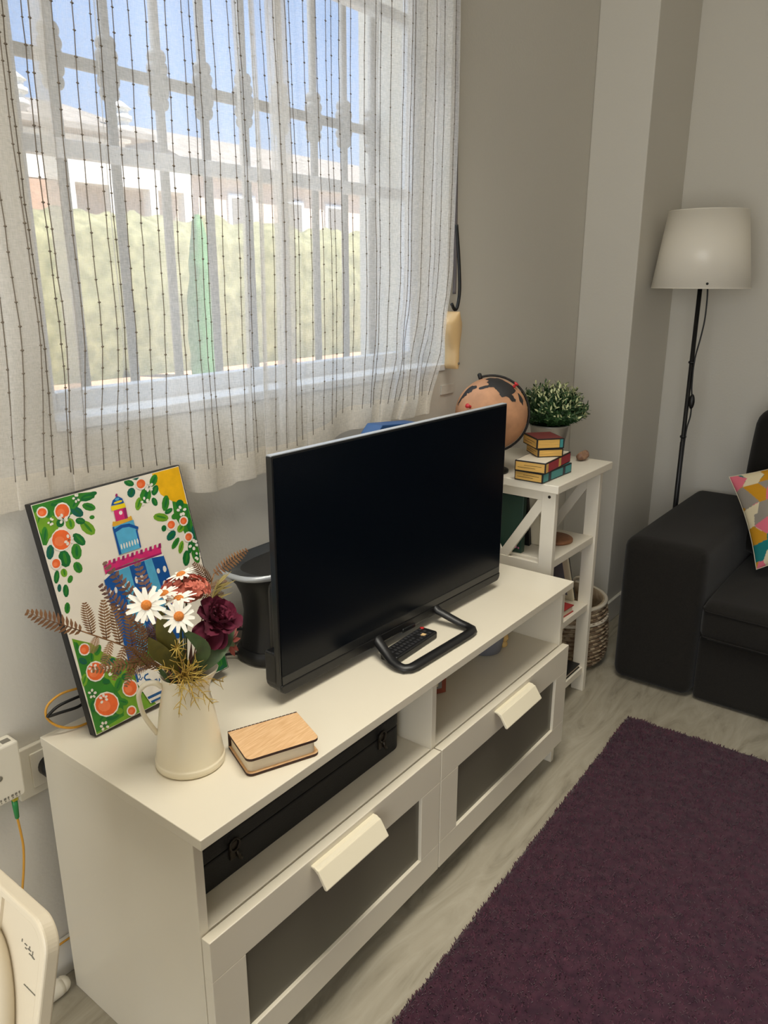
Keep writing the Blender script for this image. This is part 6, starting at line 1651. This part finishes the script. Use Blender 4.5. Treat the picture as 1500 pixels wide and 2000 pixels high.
for a in (0.0, 2.1, 4.19):
    a += 3.55
    MB().tube([(LX, LY, 1.262), (LX + 0.150 * math.cos(a), LY + 0.150 * math.sin(a), 1.252)], 0.0018, 6).build('shade_spoke', M_black, lp)
    d = V((math.cos(a), math.sin(a), 0.14)).normalized()
    MB().ball(V((LX + 0.1585 * math.cos(a), LY + 0.1585 * math.sin(a), 1.2505)), 0.0042, 10, 8).build('shade_stud', M_black, shd)
MB().lathe([(0.017, 1.235), (0.019, 1.25), (0.019, 1.295), (0.012, 1.30)], (LX, LY, 0), 16).build('bulb_holder', M_black, lp)
MB().lathe([(0.012, 1.30), (0.03, 1.33), (0.036, 1.36), (0.028, 1.39), (0.0, 1.402)], (LX, LY, 0), 18).build('bulb', mat('opal_bulb', (230, 226, 216), 0.3), lp)
q = V((0.61, -0.79, 0))
C_ = lambda o_, z: (LX + q.x * o_ - 0.006, LY + q.y * o_ - 0.006, z)
MB().tube(curve_pts([C_(0.020, 1.25), C_(0.024, 1.20), C_(0.024, 1.13), C_(0.017, 1.07), C_(0.007, 1.01), C_(0.004, 0.96), C_(0.006, 0.90), C_(0.010, 0.865), C_(0.013, 0.80), C_(0.004, 0.74), C_(0.002, 0.62), C_(0.002, 0.45), C_(-0.012, 0.44), C_(-0.012, 0.2), C_(0.0, 0.02)]), 0.0027, 8).build('lamp_cord', M_cord, lp)
MB().ball(C_(0.012, 0.848), 0.01, 14, 10, sc_=(1.0, 1.0, 2.7)).build('foot_switch', M_black, lp)
for z in (0.985, 0.72):
    MB().lathe([(0.0105, z - 0.004), (0.0115, z), (0.0105, z + 0.004)], (LX, LY, 0), 14).build('cord_clip', M_black, lp)

# ------------------------------------------------------------------ plum rug
rg = thing('plum_rug', 'thick plum-purple pile rug on the marble floor before the bench', 'rug', (0.6, -1.1, 0))
RC = V((1.521, -0.474, 0))
rdx = V((-1.242, -0.043, 0)).normalized()
rdy = V((0.043 * 0.8, -1.242, 0)).normalized()
RL, RW = 1.76, 1.45


def rug_edge(u, v):
    return RC + rdx * (RL * u) + rdy * (RW * v)


def rug_fn(u, v):
    p = rug_edge(u, v)
    e_ = min(u * RL, (1 - u) * RL, v * RW, (1 - v) * RW)
    z = 0.019 * sm01(-0.004, 0.014, e_) + 0.0022 * noise.noise(V((p.x * 26, p.y * 26, 0))) + 0.0014 * noise.noise(V((p.x * 80, p.y * 80, 3)))
    return V((p.x + 0.003 * noise.noise(p * 22), p.y + 0.003 * noise.noise(p * 22 + V((0, 0, 9))), max(0.001, z) if e_ > 0.001 else 0.001))


MB().grid(lambda u, v: rug_fn(1 - u, v), 360, 260).build('rug_body', M_rug, rg)
mb = MB()
rng = random.Random(9)
for k in range(70000):
    u, v = rng.random() ** 1.15, rng.random() ** 1.3
    p = rug_fn(u, v)
    a = rng.random() * 2 * PI
    l = rng.uniform(0.004, 0.0085)
    d = V((math.cos(a) * 0.75, math.sin(a) * 0.75, 1)).normalized() * l
    w = V((-math.sin(a), math.cos(a), 0)) * rng.uniform(0.0012, 0.002)
    p.z -= 0.002
    mb.add([p - w, p + w, p + d + w * 0.4, p + d - w * 0.4], [(0, 1, 2, 3)], 0)
tag(mb.build('rug_pile', M_rug2, rg), kind='stuff')

# ------------------------------------------------------------------ ivory plastic chair beside the bench
ch = thing('ivory_chair', 'ivory moulded plastic chair with its thin panel back standing beside the bench end', 'chair', (-0.33, -0.46, 0))
cx0, cx1 = -0.344, -0.332          # thin reclined back panel
CM = Matrix.Translation(V((cx1, 0, 0.822))) @ Matrix.Rotation(0.24, 4, 'Y') @ Matrix.Translation(V((-cx1, 0, -0.822)))
mb = MB(CM)
outer = round_rect(-0.692, -0.24, 0.40, 0.822, [0.02, 0.02, 0.02, 0.022], 12)
# rim: closed frame (outer minus inner), swept through the thickness
inner = round_rect(-0.684, -0.248, 0.408, 0.8145, [0.015, 0.015, 0.015, 0.017], 12)
n = len(outer)
for xa, xb in ((cx0, cx1),):
    vs_ = [(xa, y, z) for y, z in outer] + [(xa, y, z) for y, z in inner] + [(xb, y, z) for y, z in outer] + [(xb, y, z) for y, z in inner]
    fs = []
    for i in range(n):
        j = (i + 1) % n
        fs += [(i, n + i, n + j, j), (2 * n + i, 2 * n + j, 3 * n + j, 3 * n + i), (i, j, 2 * n + j, 2 * n + i), (n + i, 3 * n + i, 3 * n + j, n + j)]
    mb.add(vs_, fs)
mb.build('back_rim', M_chair, ch, bevel=0.0022, seg=3)
MB(CM).prism(inner, (cx0 + 0.004, 0, 0), (0, 1, 0), (0, 0, 1), (0.006, 0, 0)).build('back_panel', M_chair, ch)
MB(CM).box(cx0 + 0.0015, cx0 + 0.0045, -0.6265, -0.6245, 0.775, 0.8145).build('panel_rib', M_chair, ch)
MB(CM).box(cx0 + 0.0034, cx0 + 0.0042, -0.684, -0.664, 0.7630, 0.7634).build('panel_seam', M_grey, ch)
arch = [(cx0 - 0.004, -0.655, 0.55), (cx0 - 0.004, -0.655, 0.68), (cx0 - 0.004, -0.652, 0.725), (cx0 - 0.004, -0.642, 0.760), (cx0 - 0.004, -0.622, 0.781), (cx0 - 0.004, -0.57, 0.790), (cx0 - 0.004, -0.47, 0.792), (cx0 - 0.004, -0.37, 0.790), (cx0 - 0.004, -0.32, 0.781), (cx0 - 0.004, -0.298, 0.76), (cx0 - 0.004, -0.287, 0.725), (cx0 - 0.004, -0.284, 0.68), (cx0 - 0.004, -0.284, 0.55)]
MB(CM).tube(curve_pts(arch, 4), 0.0105, 12).build('moulded_arch', M_chair, ch)
mb = MB(CM)
for k, (y, z, w, h) in enumerate(((-0.6690, 0.7680, 0.0030, 0.0008), (-0.6725, 0.7675, 0.0008, 0.0040), (-0.6725, 0.7655, 0.0040, 0.0008), (-0.6755, 0.7650, 0.0008, 0.0040), (-0.6655, 0.7690, 0.0008, 0.0030), (-0.6745, 0.7610, 0.0055, 0.0008), (-0.6765, 0.7600, 0.0030, 0.0008), (-0.6695, 0.7635, 0.0022, 0.0008))):
    y, z = -0.664 + (y + 0.671) * 1.5, 0.791 + (z - 0.765) * 0.6
    mb.box(cx0 + 0.0035, cx0 + 0.0042, y - w * 0.55, y + w * 0.55, z - h * 0.35, z + h * 0.35)
tag(mb.build('moulded_mark', M_grey, ch), 'small grey moulded mark', kind='stuff')
soft_box(-0.84, -0.432, -0.69, -0.24, 0.415, 0.445, 0.014, 0.0, n=10).build('seat', M_chair, ch, merge=True)
for y in (-0.672, -0.262):
    MB().tube([(-0.450, y, 0.43), (-0.42, y, 0.0)], [0.016, 0.012], 10).build('leg', M_chair, ch)
    MB().tube([(-0.80, y, 0.43), (-0.815, y, 0.0)], [0.016, 0.012], 10).build('leg', M_chair, ch)
